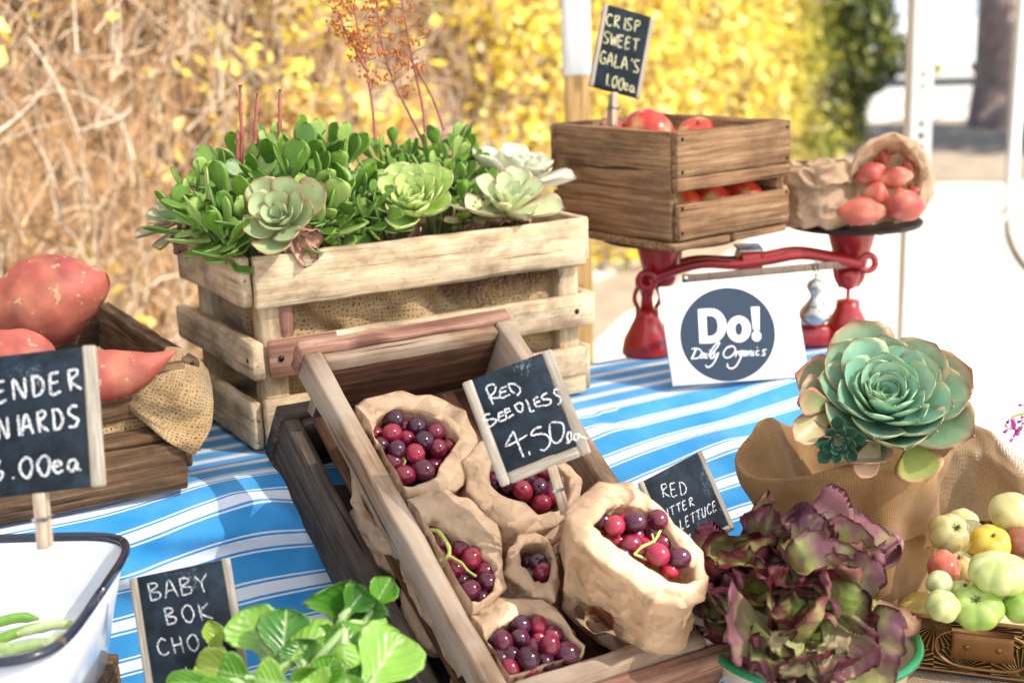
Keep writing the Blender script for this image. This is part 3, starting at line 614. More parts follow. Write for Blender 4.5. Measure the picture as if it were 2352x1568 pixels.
tag(build('front_cloth', m, M['cloth'], base=fr(-.9, -.62, ZF)), 'blue striped cloth lying flat on the lower table', 'tablecloth')
# ================================================================ OBJECTS

c5 = crop(680, 760, 1.6197); cL = crop(0, 620, 1.4153); c4 = crop(1150, 860, 3.919); c2 = crop(1300, 0, 2.138); c6 = crop(1700, 1150, 2.637); cD = crop(1740, 700, 5.6); c3 = crop(1500, 600, 2.1538); c1 = crop(380, 200, 1.6)
def P5(p, h=0.): u, v = c5(p); return onp(u, v, GO+g3*h, g3)
# ---------------- chalk signs
def ribbon(mb, pts, w, nn, jit=.25):
    if len(pts) < 2: pts = [pts[0], pts[0]+CR*w*.5]
    pts = spline(pts, 5) if len(pts) > 2 else [pts[0]+(pts[1]-pts[0])*k/6 for k in range(7)]
    L = []; n = len(pts)
    for i in range(n):
        d = nz(pts[min(i+1, n-1)]-pts[max(i-1, 0)]); s = np.cross(nn, d); ww = w*(1+jit*ns(pts[i], 300)+jit*.5*ns(pts[i], 900))*(.7 if i in (0, n-1) else 1)
        L.append([pts[i]-s*ww, pts[i]-s*ww*.35+nn*.00015, pts[i]+s*ww*.35+nn*.00015, pts[i]+s*ww])
    mb.grid(L)
FONT = {'A': [[(0, 1), (.45, 0), (.95, 1)], [(.2, .62), (.8, .58)]], 'B': [[(.1, 0), (.12, 1)], [(.05, .03), (.6, .05), (.7, .25), (.15, .48), (.8, .6), (.75, .9), (.1, 1)]],
        'C': [[(.9, .15), (.5, 0), (.1, .35), (.15, .8), (.55, 1), (.95, .85)]], 'D': [[(.15, 0), (.15, 1)], [(.05, 0), (.6, .08), (.9, .5), (.65, .9), (.1, 1)]],
        'E': [[(.1, 0), (.1, 1), (.8, .96)], [(.1, .02), (.75, 0)], [(.1, .5), (.65, .46)]], 'G': [[(.85, .1), (.4, 0), (.05, .5), (.35, .98), (.85, .85), (.85, .55), (.55, .55)]],
        'H': [[(.1, 0), (.15, 1)], [(.8, 0), (.85, 1)], [(.1, .5), (.85, .48)]], 'I': [[(.5, 0), (.52, 1)]], 'K': [[(.1, 0), (.15, 1)], [(.85, .05), (.15, .55), (1., 1.)]],
        'L': [[(.15, 0), (.15, 1), (.85, .93)]], 'N': [[(.05, 1), (.1, 0), (.8, 1), (.9, 0)]], 'O': [[(.5, 0), (.08, .35), (.2, .85), (.6, 1), (.95, .6), (.8, .1), (.45, 0)]],
        'P': [[(.15, 0), (.2, 1)], [(.1, .03), (.65, .02), (.85, .28), (.2, .55)]], 'R': [[(.12, 0), (.2, 1)], [(.05, .05), (.65, 0), (.75, .25), (.2, .52), (.95, 1)]],
        'S': [[(.9, .05), (.4, 0), (.1, .25), (.45, .5), (.85, .7), (.6, .97), (.05, .95)]], 'T': [[(.5, .03), (.52, 1)], [(0, .06), (1, 0)]], 'U': [[(.08, 0), (.12, .8), (.5, 1), (.85, .8), (.88, 0)]],
        'W': [[(0, 0), (.25, 1), (.5, .3), (.75, 1), (1, 0)]], 'Y': [[(.05, 0), (.45, .45)], [(.95, 0), (.5, .45), (.55, 1)]], 'Z': [[(.05, .05), (.85, 0), (.15, .95), (.9, .9)]],
        '0': [[(.5, 0), (.1, .4), (.25, .9), (.6, 1), (.9, .5), (.75, .05), (.45, .02)]], '1': [[(.5, 0), (.55, 1)]], '3': [[(.1, .05), (.7, .05), (.35, .42), (.8, .65), (.5, 1), (.05, .92)]],
        '4': [[(.6, 0), (.05, .6), (.95, .55)], [(.6, 0), (.65, 1)]], '.': [[(.3, .92), (.35, 1)]], "'": [[(.4, -.05), (.35, .2)]], 'e': [[(.1, .72), (.75, .6), (.5, .4), (.1, .65), (.4, 1), (.9, .88)]], 'a': [[(.8, .45), (.3, .45), (.1, .8), (.45, .98), (.8, .55), (.8, .9), (1.1, .95)]]}
def text(s, o, ax, ay, adv=1.25, cf=None):
    """px strokes: origin o (top left), ax = glyph width vector, ay = glyph height vector (pixels of crop cf)"""
    out = []; k = 0
    for ch in s:
        if ch in FONT:
            for st in FONT[ch]:
                out.append([cf((o[0]+ax[0]*(k+x)+ay[0]*y+rnd.uniform(-.6, .6), o[1]+ax[1]*(k+x)+ay[1]*y+rnd.uniform(-.6, .6))) for x, y in st])
        k += .7 if ch in ".'I1" else adv
    return out
def clothespin(parent, p0, p1, face, w=.0095):
    """p0 = top (grips board), p1 = lower tip"""
    d = p1-p0; L = np.linalg.norm(d); d = d/L; f = nz(face-d*np.dot(face, d)); s = np.cross(d, f)
    for k, (q, sp) in enumerate(((.0012, .0), (-.0078, -.002))):
        m = MB(); a = p0-s*w/2+f*q; plank(m, a, d*L+f*sp, s*w, f*.0055, ch=.0008, nl=8, rough=.0002)
        pg = build('clothespin', m, M['peg'], parent)
        if k == 0: top = pg
    m = MB(); c = p0+d*L*.45
    for k in (-1, 1): tube(m, [c+s*w*.62*k+f*.009, c+s*w*.62*k-f*.010], .0006, 6)
    tube(m, [c-s*w*.62+f*.0072, c+s*w*.62+f*.0072], .0007, 6); tube(m, [c-s*w*.62+f*.0072+d*.0016, c+s*w*.62+f*.0072+d*.0016], .0007, 6); tube(m, [c-s*w*.6-f*.0095, c+s*w*.6-f*.0095], .0007, 6)
    build('spring', m, M['wire'], top)
def sign(label, TL, TR, BL, strokes, cw=.0007, sides='LRB', fw=.0105, chalk='chalk', peg=None, cat='chalkboard sign'):
    a, b, c = at(*TL), at(*TR), at(*BL); ux = nz(b-a); uy = c-a; uy = nz(uy-ux*np.dot(uy, ux)); W_ = np.linalg.norm(b-a); H = np.dot(c-a, uy); nn = np.cross(uy, ux); nn = nn if np.dot(nn, CAM-a) > 0 else -nn
    t = thing('chalkboard_sign', label, cat, c+ux*W_/2, 'chalkboard price signs'); th = .0052
    l = fw if 'L' in sides else 0; r = fw if 'R' in sides else 0; bt = fw if 'B' in sides else 0
    m = MB(); plank(m, a+ux*l-nn*th*.8+uy*.0006, uy*(H-bt-.0012), ux*(W_-l-r), nn*(th*.8-.0004), ch=.0003, rough=.0001); build('slate', m, M['slate'], t)
    if l: m = MB(); plank(m, a-nn*th, uy*H, ux*l, nn*th, ch=.0017, rough=.0003); build('frame', m, M['frame'], t)
    if r: m = MB(); plank(m, b-ux*r-nn*th, uy*H, ux*r, nn*th, ch=.0017, rough=.0003); build('frame', m, M['frame'], t)
    if bt: m = MB(); plank(m, a+ux*l+uy*(H-bt)-nn*th, ux*(W_-l-r), uy*bt, nn*th, ch=.0012, rough=.0003); build('frame', m, M['frame'], t)
    m = MB()
    for st in strokes: ribbon(m, [onp(u, v, a+nn*.0001, nn) for u, v in st], cw, nn)
    build('lettering', m, M[chalk], t)
    if peg: clothespin(t, onp(*peg[0], a, nn)-nn*.0026, at(*peg[1]), nn)
    return t
# ---------------- plant crate
def planks(t, lst, mat, **k):
    for q in lst:
        m = MB(); plank(m, *q[:4], **k); build(q[4] if len(q) > 4 else 'slat', m, M[q[5]] if len(q) > 5 else mat, t)
def plant_crate():
    L, W_, th = .445, .232, .013
    t = thing('plant_crate', 'pale slatted wooden crate packed with succulents and burlap', 'crate', fr(L/2, W_/2, T))
    for s_, t_ in ((.004, .002), (L-.034, .002), (.004, W_-.03), (L-.034, W_-.03)):
        m = MB(); plank(m, fr(s_, t_, T+.001), EZ*.228, EX*.030, EY*.028, ch=.002); build('corner_post', m, M['pale'], t)
    k = dict(ch=.0022, rough=.0011)
    planks(t, [(fr(-.004, -th, T+.174), EX*(L+.004), EZ*.061, EY*th), (fr(.006, -th-.004, T+.094), EX*(L+.004), EZ*.043, EY*th, 'slat', 'pale'), (fr(-.002, -th, T+.004), EX*(L-.002), EZ*.062, EY*th)], M['pale'], **k)
    planks(t, [(fr(-th-.004, .0, T+.176), EY*(W_+.004), EZ*.058, EX*th), (fr(-th-.004, -.022, T+.094), EY*(W_+.05), EZ*.043, EX*.015), (fr(-th-.002, .0, T+.006), EY*(W_-.002), EZ*.056, EX*th)], M['pale'], **k)
    planks(t, [(fr(0, W_, T+.176), EX*L, EZ*.058, EY*th), (fr(0, W_, T+.094), EX*L, EZ*.043, EY*th), (fr(0, W_, T+.004), EX*L, EZ*.06, EY*th),
               (fr(L, 0, T+.176), EY*W_, EZ*.058, EX*th), (fr(L, -.004, T+.094), EY*(W_+.03), EZ*.043, EX*th), (fr(L, 0, T+.004), EY*W_, EZ*.06, EX*th), (fr(.034, .034, T+.012), EX*(L-.07), EY*(W_-.07), EZ*.01, 'base')], M['pale'], **k)
    m = MB(); plank(m, fr(.004, -.0173-.0024, T+.093), EX*.085, EZ*.045, EY*.0024, ch=.0006, rough=.0006); build('red_stained_end', m, M['reddish'], t, label='red paint stained plank end')
    for s_, z in ((.018, .116), (L-.02, .116)): m = MB(); lathe(m, [(.0001, .0), (.0038, 0), (.0036, .0012), (.0001, .0016)], fr(s_, -.0172 if s_ > .1 else -.0198, T+z), 10, -EY); build('nail', m, M['iron'], t)
    m = MB(); lathe(m, [(.0001, .0), (.0035, 0), (.0001, .0016)], fr(-th-.004, -.004, T+.115), 10, -EX); build('nail', m, M['iron'], t)
    # burlap lining: lumpy inner box
    m = MB(); P = []; Gc = []; per = [(.02, .018), (L-.02, .018), (L-.02, W_-.02), (.02, W_-.02)]; loop = []
    for k_ in range(4):
        a, b = per[k_], per[(k_+1) % 4]; n = 44 if k_ % 2 == 0 else 24
        for i in range(n): loop.append((a[0]+(b[0]-a[0])*i/n, a[1]+(b[1]-a[1])*i/n))
    ln = len(loop); cs, ct = L/2, W_/2
    for i in range(26):
        z = T+.012+.206*i/25; row = []; gr = []
        for j, (s_, t_) in enumerate(loop):
            q = fr(s_, t_, z); inn = nz(fr(cs, ct, z)-q)
            d = .024*ns(V(s_*8, t_*8, z*15), 1., 3)+.018*abs(ns(V(s_*20+z*14, t_*20, z*34), 1., 5))-.004+.010*sin(s_*70+t_*60+z*55+6*ns(V(s_*7, t_*7, z*12), 1., 8)); d = max(d, -.015)
            if i > 22: d += .008*(i-22)
            hole = math.exp(-((s_-.285)/.045)**2-((z-T-.155)/.03)**2)*.035*(t_ < .03); hole += math.exp(-((s_-.375)/.03)**2-((z-T-.165)/.022)**2)*.03*(t_ < .03)
            row.append(q+inn*(d+hole)); gr.append((j*.0098, z, 0))
        P.append(row); Gc.append(gr)
    m.grid(P, Gc, cv=True); tag(build('burlap_lining', m, M['burlap'], base=fr(cs, ct, T+.02), solid=.0012), 'tan burlap sacking lining the pale plant crate', 'burlap')
    m = MB(); m.grid([[fr(.03+(L-.06)*i/30, .03+(W_-.06)*j/16, T+.192+.012*ns(V(i*.4, j*.4, 0), 1)) for j in range(17)] for i in range(31)]); tag(build('soil', m, M['soil'], base=fr(cs, ct, T+.19)), 'dark potting soil under the succulents', 'soil', kind='stuff')
    m = MB()   # burlap bump on top near front
    P = []; Gc = []
    for i in range(21):
        row = []; gr = []
        for j in range(13):
            x, y = i/20, j/12; z = T+.205+.03*sin(pi*x)*sin(pi*min(1, y*1.1))+.004*ns(V(x*5, y*5, 0), 1); row.append(fr(.075+.085*x, .008+.07*y, z)); gr.append((x*.085, y*.08, 0))
        P.append(row); Gc.append(gr)
    m.grid(P, Gc); tag(build('burlap_fold', m, M['burlap'], base=fr(.12, .03, T+.2), solid=.0012), 'small fold of burlap poking out at the front of the plant crate', 'burlap')
    # roots
    m = MB(); r = random.Random(4)
    for cs_, n in ((.285, 46), (.375, 34), (.33, 12)):
        for k_ in range(n):
            q = fr(cs_+r.gauss(0, .016), .003+r.uniform(0, .006), T+.183); pts = [q]
            d = V(r.gauss(0, .5), -.2, -1)
            for i in range(6): d = nz(d+V(r.gauss(0, .6), r.gauss(-.05, .25), r.gauss(0, .4))); pts.append(pts[-1]+d*r.uniform(.005, .011))
            for p in pts:
                tt = np.dot(p-P0, EY)
                if tt < -.001: p += EY*(-.001-tt)
                if tt > .006: p += EY*(.006-tt)
            tube(m, pts, [.0011*(1-.1*i) for i in range(7)], 5)
    tag(build('root_tangle', m, M['root'], base=fr(.3, .02, T+.14)), 'reddish brown tangled roots showing in the upper gap of the plant crate', 'roots')
    m = MB(); tube(m, [fr(.036, .006, T+.135+.06*i/8) for i in range(9)], [.007, .010, .0095, .0105, .0098, .0107, .0095, .0100, .008], 14, nf=lambda p, i, j: p+V(0, 0, 1)*.001*ns(p, 300)); tag(build('tuber', m, M['reddish'], base=fr(.036, .006, T+.135)), 'brown ridged tuber behind the crate corner post', 'root')
plant_crate()
# ---------------- succulents
def rosette(name, label, cen, axis, R, n, colf, seed, wl=.62, e0=84, e1=12, th=.004, pf='ech', cup=.35, curl=.35, hgt=.02, dead=0, parent=None, pw=.8, lmin=.22, mat='leaf', cat='succulent'):
    t = thing(name, label, cat, cen) if parent is None else parent; r = random.Random(seed); ax = nz(axis); u = perp(ax, (1, 0, 0)); v = np.cross(ax, u); cen = V(*cen)
    m = MB()
    for i in range(n):
        f = i/(n-1); az = i*2.39996+r.gauss(0, .06); el = radians(e0+(e1-e0)*f**.75+r.gauss(0, 3)); L = R*(lmin+(1-lmin)*f**pw)*r.uniform(.93, 1.06)
        rd = u*cos(az)+v*sin(az); d = rd*cos(el)+ax*sin(el)
        leaf(m, cen+ax*hgt*(1-f)+rd*.004*(1+f), d, ax, L, L*wl*(1.12-.25*f) if f < .4 else L*wl, th*(.5+.5*f), pf, cup, curl*(.6+.4*f), 9, 4, col=lambda tt, x, f=f, i=i: colf(tt, x, f, i), seed=i)
    build('rosette', m, M[mat], t)
    if dead:
        m = MB()
        for i in range(dead):
            az = r.uniform(0, 6.3); rd = u*cos(az)+v*sin(az); L = R*r.uniform(.55, .85)
            leaf(m, cen-ax*.006, nz(rd-ax*r.uniform(.1, .5)), ax, L, L*.5, .0015, 'ech', .9, -.9, 8, 3, col=lambda tt, x: mixc((.42, .22, .13), (.55, .33, .24), abs(x)), ruf=.006, seed=i)
        build('dead_leaves', m, M['dry'], t)
    return t
def ecol(green, inner, edge, em=.8, bott=None):
    def f(t, x, fr_, i):
        c = mixc(inner, green, fr_**.7); c = mixc(c, tuple(min(1, q*1.5+.05) for q in c), .35*(1-t)); e = max(abs(x)**5, max(0, (t-.86)/.14)**2); return mixc(c, edge, min(1, e*1.15)*em*(.35+.65*fr_))
    return f
jr = random.Random(12)
def jade(name, label, tips, size, stalks=(), cols=((.055, .15, .008), (.17, .32, .02), (.38, .50, .14)), seed=0):
    base = tips[0][0]; cen = sum((V(*p) for p, d in tips))/len(tips); t = thing(name, label, 'succulent', V(cen[0], cen[1], T+.2)); m = MB(); ms = MB(); r = random.Random(seed)
    for p, d in tips:
        p = V(*p); d = nz(d); az0 = r.uniform(0, 3.1); rs, rt_ = np.dot(p-d*.04-P0, EX), np.dot(p-d*.04-P0, EY); root = fr(min(.41, max(.03, rs)), min(.2, max(.028, rt_)), T+.195); tube(ms, spline([root, (root+p)/2-EZ*.002, p], 3), .0032, 6, (.16, .2, .06))
        for k in range(4):
            az = az0+k*pi/2; u = perp(d, (1, .2, 0)); v = np.cross(d, u); sz = size*(1.1-.16*abs(k-1.4))*r.uniform(.75, 1.15)
            for sg in (0, pi):
                a = az+sg+r.gauss(0, .15); el = radians(-8+23*k+r.gauss(0, 9)); ld = (u*cos(a)+v*sin(a))*cos(el)+d*sin(el); w_ = r.random()
                c0 = mixc(cols[0], cols[1], w_) if w_ < .62 else mixc(cols[1], cols[2], r.random())
                leaf(m, p-d*.010*(2.5-k)+ld*.003, ld, d, sz, sz*r.uniform(.50, .62), .0046, 'jade', .12, r.uniform(.1, .5), 9, 3, col=lambda tt, x, c0=c0: mixc(mixc(c0, (.3, .45, .14), max(0, abs(x)-.75)*2.2), (.25, .4, .12), .35*(1-tt)), seed=k)
    build('leaves', m, M['jade'], t); build('stems', ms, M['stem'], t)
    return t
def Pt(u, v, s=None, tt=None, d=None): # pixel -> point on vertical plane at depth-offset tt of crate frame
    return onp(u, v, fr(0, tt, 0), EY)
tips = []; r = random.Random(5)
for (u, v, tt) in ((500, 400, .12), (545, 365, .15), (590, 395, .09), (625, 360, .11), (665, 400, .06), (700, 365, .1), (735, 405, .05), (770, 375, .08), (690, 330, .14), (620, 335, .16), (745, 335, .13), (800, 360, .1),
                   (470, 500, .04), (520, 530, .015), (735, 490, .015), (690, 470, .03), (430, 480, .10), (480, 470, .06), (530, 450, .08), (560, 490, .03), (455, 440, .12), (500, 510, .02), (760, 460, .03), (800, 430, .06), (650, 430, .08), (710, 450, .04)):
    p = Pt(u, v+26, tt=tt); tips.append((p, V((u-640)/420+r.gauss(0, .15), -.25+r.gauss(0, .2), 1)))
jade('jade_plant', 'largest jade plant clump with broad glossy leaves in the left of the crate', tips, .053, seed=1)
tips = []
for (u, v, tt) in ((770, 505, .02), (800, 480, .03), (835, 500, .015), (860, 470, .03), (745, 495, .02), (880, 505, .02), (840, 450, .05), (730, 515, .012)):
    p = Pt(u, v+6, tt=tt); tips.append((p, V((u-800)/150+r.gauss(0, .2), -.5+r.gauss(0, .15), .8)))
jade('jade_plant', 'low jade plant spilling over the crate front left of the bright rosette', tips, .036, seed=2, cols=((.07, .17, .015), (.13, .25, .03), (.26, .34, .08)))
tips = []
for (u, v, tt) in ((870, 350, .17), (905, 330, .18), (940, 350, .15), (975, 360, .16), (1005, 335, .17), (1035, 360, .14), (1060, 345, .16), (1085, 370, .14), (890, 385, .12), (930, 385, .12), (985, 400, .1), (1030, 400, .1), (1065, 410, .1), (1095, 420, .09), (855, 400, .1), (1010, 370, .19), (1050, 320, .19), (910, 360, .19), (1090, 460, .06), (1060, 450, .06)):
    p = Pt(u, v+20, tt=tt); tips.append((p, V((u-970)/300+r.gauss(0, .2), -.15+r.gauss(0, .2), 1)))
jt = jade('jade_plant', 'small leaved jade plant at the back right of the crate with orange flower stalks', tips, .036, seed=3)
# flower stalks on the back plant
r = random.Random(21)
for path in ([(862, 320), (855, 240), (838, 140), (820, 60), (812, -30)], [(995, 375), (955, 290), (905, 190), (880, 110), (868, 40), (860, -20)], [(978, 330), (970, 240), (950, 150), (935, 70), (925, 10), (915, -40)], [(1020, 300), (1000, 240), (970, 180), (945, 140), (930, 120)], [(840, 160), (815, 110), (795, 70), (770, 15)]):
    pts = spline([Pt(u, v, tt=.16+.01*i) for i, (u, v) in enumerate(path)], 6); m = MB(); tube(m, pts, [.0021*(1-.6*i/len(pts)) for i in range(len(pts))], 6, (.34, .11, .08)); stk = build('flower_stalk', m, M['stem'], jt)
    if path[0][0] != 1020:
        m = MB()
        for i in range(len(pts)//3 if path[0][0] != 840 else 2, len(pts)):
            for _ in range(2):
                o = pts[i]; d = nz(V(r.gauss(0, 1), r.gauss(0, .6), r.uniform(-.1, .9))); L = r.uniform(.008, .034)*(1 if i > 12 else .6)
                tube(m, [o, o+d*L*.5-EZ*.001, o+d*L], .0006, 4, (.34, .13, .07))
                if r.random() < .5: continue
                for _ in range(7): 
                    q = o+d*L+V(r.gauss(0, .0055), r.gauss(0, .0055), r.gauss(0, .0035)); blob(m, q, (.0021, .0021, .0024), 5, 3, col=lambda *a: mixc((.40, .095, .01), (.55, .2, .03), r.random()))
        build('dried_florets', m, M['stem'], stk)
jp = bpy.data.objects['jade_plant']
for path in ([(552, 400), (556, 330), (553, 250), (552, 195)], [(585, 330), (588, 270), (592, 215)], [(641, 320), (643, 260), (643, 205)], [(546, 390), (546, 330), (547, 300)]):
    pts = spline([Pt(u, v, tt=.13) for u, v in path], 6); m = MB(); n = len(pts)
    tube(m, pts, [.0026*(1-.3*i/n)*(1.5 if i % 5 == 3 else 1) for i in range(n)], 7, (.42, .12, .09)); st_ = build('red_bud_stalk', m, M['stem'], jp)
    m = MB()
    for k in (5, 10, 14):
        if k < n:
            for sg in (-1, 1): leaf(m, pts[k], nz(V(sg*.5, -.1, 1)), V(-sg, 0, .3), .009, .004, .0015, 'jade', .2, .2, 5, 2, col=lambda *a: (.42, .35, .12))
    build('bract', m, M['leaf'], st_)
cg = ecol((.44, .60, .15), (.56, .70, .24), (.70, .60, .34), .6)
rosette('rosette_succulent', 'bright lime green rosette succulent at the front middle of the plant crate', Pt(958, 488, tt=.030), (-.10, -.62, .8), .063, 30, cg, 2, wl=.66, th=.005, e0=80, e1=22, cup=.45, dead=5)
cs_ = ecol((.38, .46, .22), (.40, .52, .27), (.48, .22, .15), .9)
rosette('rosette_succulent', 'dusty grey green rosette with brown spots over the crate corner', Pt(652, 520, tt=-.004), (-.05, -.8, .6), .060, 17, cs_, 3, wl=.80, th=.004, e0=75, e1=20, cup=.4, dead=9)
cp = ecol((.56, .64, .34), (.55, .66, .36), (.62, .34, .27), .8)
rosette('rosette_succulent', 'pale rosette succulent with pink edges at the right front of the plant crate', Pt(1165, 492, tt=.04), (.15, -.5, .88), .070, 14, cp, 4, wl=.64, th=.005, e0=78, e1=15, cup=.6, dead=8)
rosette('rosette_succulent', 'large whitish rosette at the back right corner of the plant crate', Pt(1180, 432, tt=.13), (.2, -.1, 1), .082, 14, ecol((.72, .76, .56), (.62, .7, .45), (.68, .46, .4), .6), 5, wl=.72, th=.003, e0=72, e1=12, cup=.5, dead=3)
rosette('rosette_succulent', 'withered brown edged rosette at the far left corner of the plant crate', Pt(410, 515, tt=.20), (-.5, -.4, .8), .052, 16, ecol((.36, .36, .2), (.3, .36, .2), (.36, .14, .09), 1.), 6, wl=.55, th=.0025, e0=70, e1=-5, cup=.6, dead=12)
rosette('rosette_succulent', 'half dried reddish rosette between the pale rosettes and the lime green one', Pt(1085, 500, tt=.05), (.0, -.5, .8), .036, 14, ecol((.3, .3, .12), (.25, .3, .12), (.4, .15, .1), 1.), 7, wl=.5, th=.003, e0=70, e1=5, dead=8)
# ---------------- sweet potato crate
def sweet():
    c0 = onz(436, 832, T+.13)[:2]; c0 = V(c0[0], c0[1], 0); L, W_, H = .50, .41, .13
    def f(s, t, z): return c0-EX*s+EY*t+EZ*z   # s to the left, t to the back
    t = thing('potato_crate', 'dark brown wooden crate of sweet potatoes on the left', 'crate', f(L/2, W_/2, T)); k = dict(ch=.002, rough=.0013)
    planks(t, [(f(L+.05, -.052, T+.003), EX*(L+.022), EZ*.052, EY*.020, 'lower_board'), (f(L, -.036, T+.056), EX*(L-.03), EY*.045, EZ*.008, 'ledge'), (f(L, .0, T+.075), EX*(L-.004), EZ*.055, EY*.018), (f(.016, .016, T+.004), EY*(W_-.03), EZ*.045, EX*.016), (f(.002, .014, T+.068), EY*(W_-.03), EZ*.062, EX*.018),
               (f(L, .016, T+.004), EY*(W_-.03), EZ*.045, EX*.016), (f(L, .014, T+.068), EY*(W_-.03), EZ*.062, EX*.018), (f(L, W_-.016, T+.002), EX*L, EZ*.047, EY*.016), (f(L, W_-.014, T+.07), EX*L, EZ*.05, EY*.016), (f(L, .018, T+.01), EX*(L-.02), EY*(W_-.04), EZ*.01, 'base')], M['potato_wood'], **k)
    m = MB(); plank(m, f(.03, .03, T+.02), EZ*.09, EX*.012, EY*.03, ch=.0015); build('corner_post', m, M['potato_wood'], t)
    # burlap draped over the front right corner
    K = [[(385, 795, 1.60), (420, 800, 1.62), (455, 822, 1.63), (478, 850, 1.62)], [(340, 850, 1.575), (400, 848, 1.565), (450, 862, 1.575), (487, 893, 1.60)], [(295, 885, 1.555), (372, 905, 1.535), (440, 928, 1.545), (490, 938, 1.575)],
         [(255, 900, 1.565), (330, 945, 1.54), (400, 978, 1.53), (482, 990, 1.55)], [(250, 912, 1.57), (318, 958, 1.55), (385, 1015, 1.53), (447, 1047, 1.535)]]
    K = [[at(*q) for q in row] for row in K]; R1 = [spline(row, 14) for row in K]; cols_ = [spline([R1[i][j] for i in range(5)], 14) for j in range(len(R1[0]))]
    P = []; Gc = []
    for j, cl in enumerate(cols_):
        row = []; gr = []
        for i, q in enumerate(cl):
            x, y = j/42, i/56; w_ = .013*ns(V(x*2.6, y*3.6, 1), 1.)+.004*ns(V(x*9, y*9, 2), 1.)+.006*sin(x*9+y*5)*sin(pi*min(1, y*1.2)); row.append(q+nz(CAM-q)*w_); gr.append((x*.12, y*.15, 0))
        P.append(row); Gc.append(gr)
    m = MB(); m.grid(P, Gc); tag(build('burlap_drape', m, M['burlap'], base=f(.05, .0, T+.1), solid=.0014, sub=1), 'burlap cloth hanging over the corner of the sweet potato crate', 'burlap')
    P = []; Gc = []
    for i in range(31):
        row = []; gr = []
        for j in range(9): x = i/30; z = T+.05+.035*j/8; row.append(f(.30*(1-x)+.01, .002+.010*abs(ns(V(x*8, j*.3, 0), 1.)), z)); gr.append((x*.3, z, 0))
        P.append(row); Gc.append(gr)
    m = MB(); m.grid(P, Gc); tag(build('burlap_liner', m, M['burlap'], base=f(.1, .01, T+.04), solid=.0012), 'burlap showing in the gap between the sweet potato crate planks', 'burlap')
    cc = [(.32, .052, .045), (.50, .125, .085), (.58, .22, .12)]
    def pot(label, path, rad, seed, dz):
        pts = [at(u, v, d) for u, v, d in path]; c_ = sum(pts)/len(pts); m = MB()
        spud(m, pts, [q*path[0][2]/3267 for q in rad], 34, .42, 34, lambda p, i, j: p+nz(p-c_)*(.006*ns(p, 18, seed)+.0014*ns(p, 60, seed)))
        m.c = [mixc(mixc(cc[0], cc[1], .5+1.1*ns(p, 13, seed)), cc[2], max(0, ns(p, 30, seed+4))) for p in m.v]
        o = build('sweet_potato', m, M['skin'], base=min(m.v, key=lambda q: q[2])); tag(o, label, 'sweet potato', 'sweet potatoes in the wooden crate')
    pot('big round red sweet potato on top of the crate, stem end up right', [(-130, 760, 1.68), (-60, 750, 1.68), (30, 720, 1.68), (110, 692, 1.68), (175, 668, 1.68), (225, 645, 1.68), (246, 632, 1.68)], [30, 42, 66, 88, 104, 108, 96, 60], 1, 0)
    pot('pinkish sweet potato half hidden behind the chalkboard at the left edge', [(-100, 835, 1.58), (-20, 832, 1.58), (60, 828, 1.58), (140, 850, 1.58)], [50, 72, 74, 60], 2, 0)
    pot('pointed sweet potato resting on the burlap at the crate corner', [(110, 880, 1.545), (190, 872, 1.545), (265, 862, 1.545), (335, 842, 1.545), (398, 808, 1.545)], [62, 64, 62, 44, 14], 3, 0)
    pot('sweet potato lying deep inside the left crate', [(-120, 900, 1.55), (-40, 905, 1.55), (60, 915, 1.55), (160, 905, 1.55)], [20, 60, 60, 20], 4, 0)
sweet()
# ---------------- grape crates
GO = at(701, 812, 1.50); tr = onz(1169, 734, GO[2]); g1 = nz(tr-GO); GW = np.linalg.norm(tr-GO)
rr_ = ray(1665, 1457); ss = np.dot(tr-CAM, g1)/np.dot(rr_, g1); BR = CAM+rr_*ss; g2 = nz(BR-tr); GL = np.linalg.norm(BR-tr); g3 = nz(np.cross(g2, g1))
print('GRAPE', GO, tr, BR, GW, GL, g3)
def gf(x, y, z=0.): return GO+g1*x+g2*y+g3*z
def grape_crate(label, o, h, mats, slat=False, th=.020):
    global GO; keep = GO; GO = o; t = thing('grape_crate', label, 'crate', gf(GW/2, GL, -h), 'leaning wooden grape crates'); k = dict(ch=.0022, rough=.001)
    planks(t, [(gf(-.002, .0, -h if not slat else -.034), g2*GL, g3*(h if not slat else .034), g1*th, 'side_board'), (gf(GW-th+.002, .0, -h), g2*GL, g3*(h), g1*th, 'side_board')], mats[0], **k)
    planks(t, [(gf(-.004, -.018, (-h+.002) if not slat else -.034), g1*(GW+.008), g3*((h+.003) if not slat else .037), g2*.0175, 'end_board')], mats[1], **k)
    planks(t, [(gf(-.004, GL+.001, -h+.0), g1*(GW+.012), g3*(h-.008), g2*.018, 'end_board')], mats[1], **k)
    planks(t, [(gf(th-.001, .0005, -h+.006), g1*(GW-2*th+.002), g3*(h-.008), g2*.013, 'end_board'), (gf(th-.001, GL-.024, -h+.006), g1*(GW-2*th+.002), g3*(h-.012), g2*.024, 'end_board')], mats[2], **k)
    planks(t, [(gf(th, .014, -h+.001+.0), g2*(GL-.04), g1*(GW-2*th), g3*.008, 'base')], mats[3], **k); 
    if not slat:
        for x_ in (.004, GW-.034):
            zb = (ZF+.008-gf(x_, GL-.02, -h)[2]); planks(t, [(gf(x_, GL-.045, -h), g1*.03, g2*.03, g3*(zb/g3[2]), 'foot_block')], mats[0], **k)
    GO = keep; return t
GH = .098
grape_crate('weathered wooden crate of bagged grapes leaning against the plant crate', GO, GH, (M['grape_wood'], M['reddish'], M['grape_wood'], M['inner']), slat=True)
for o in list(bpy.data.objects):
    pass
O2 = onp(652, 962, GO-g3*.112, g3)
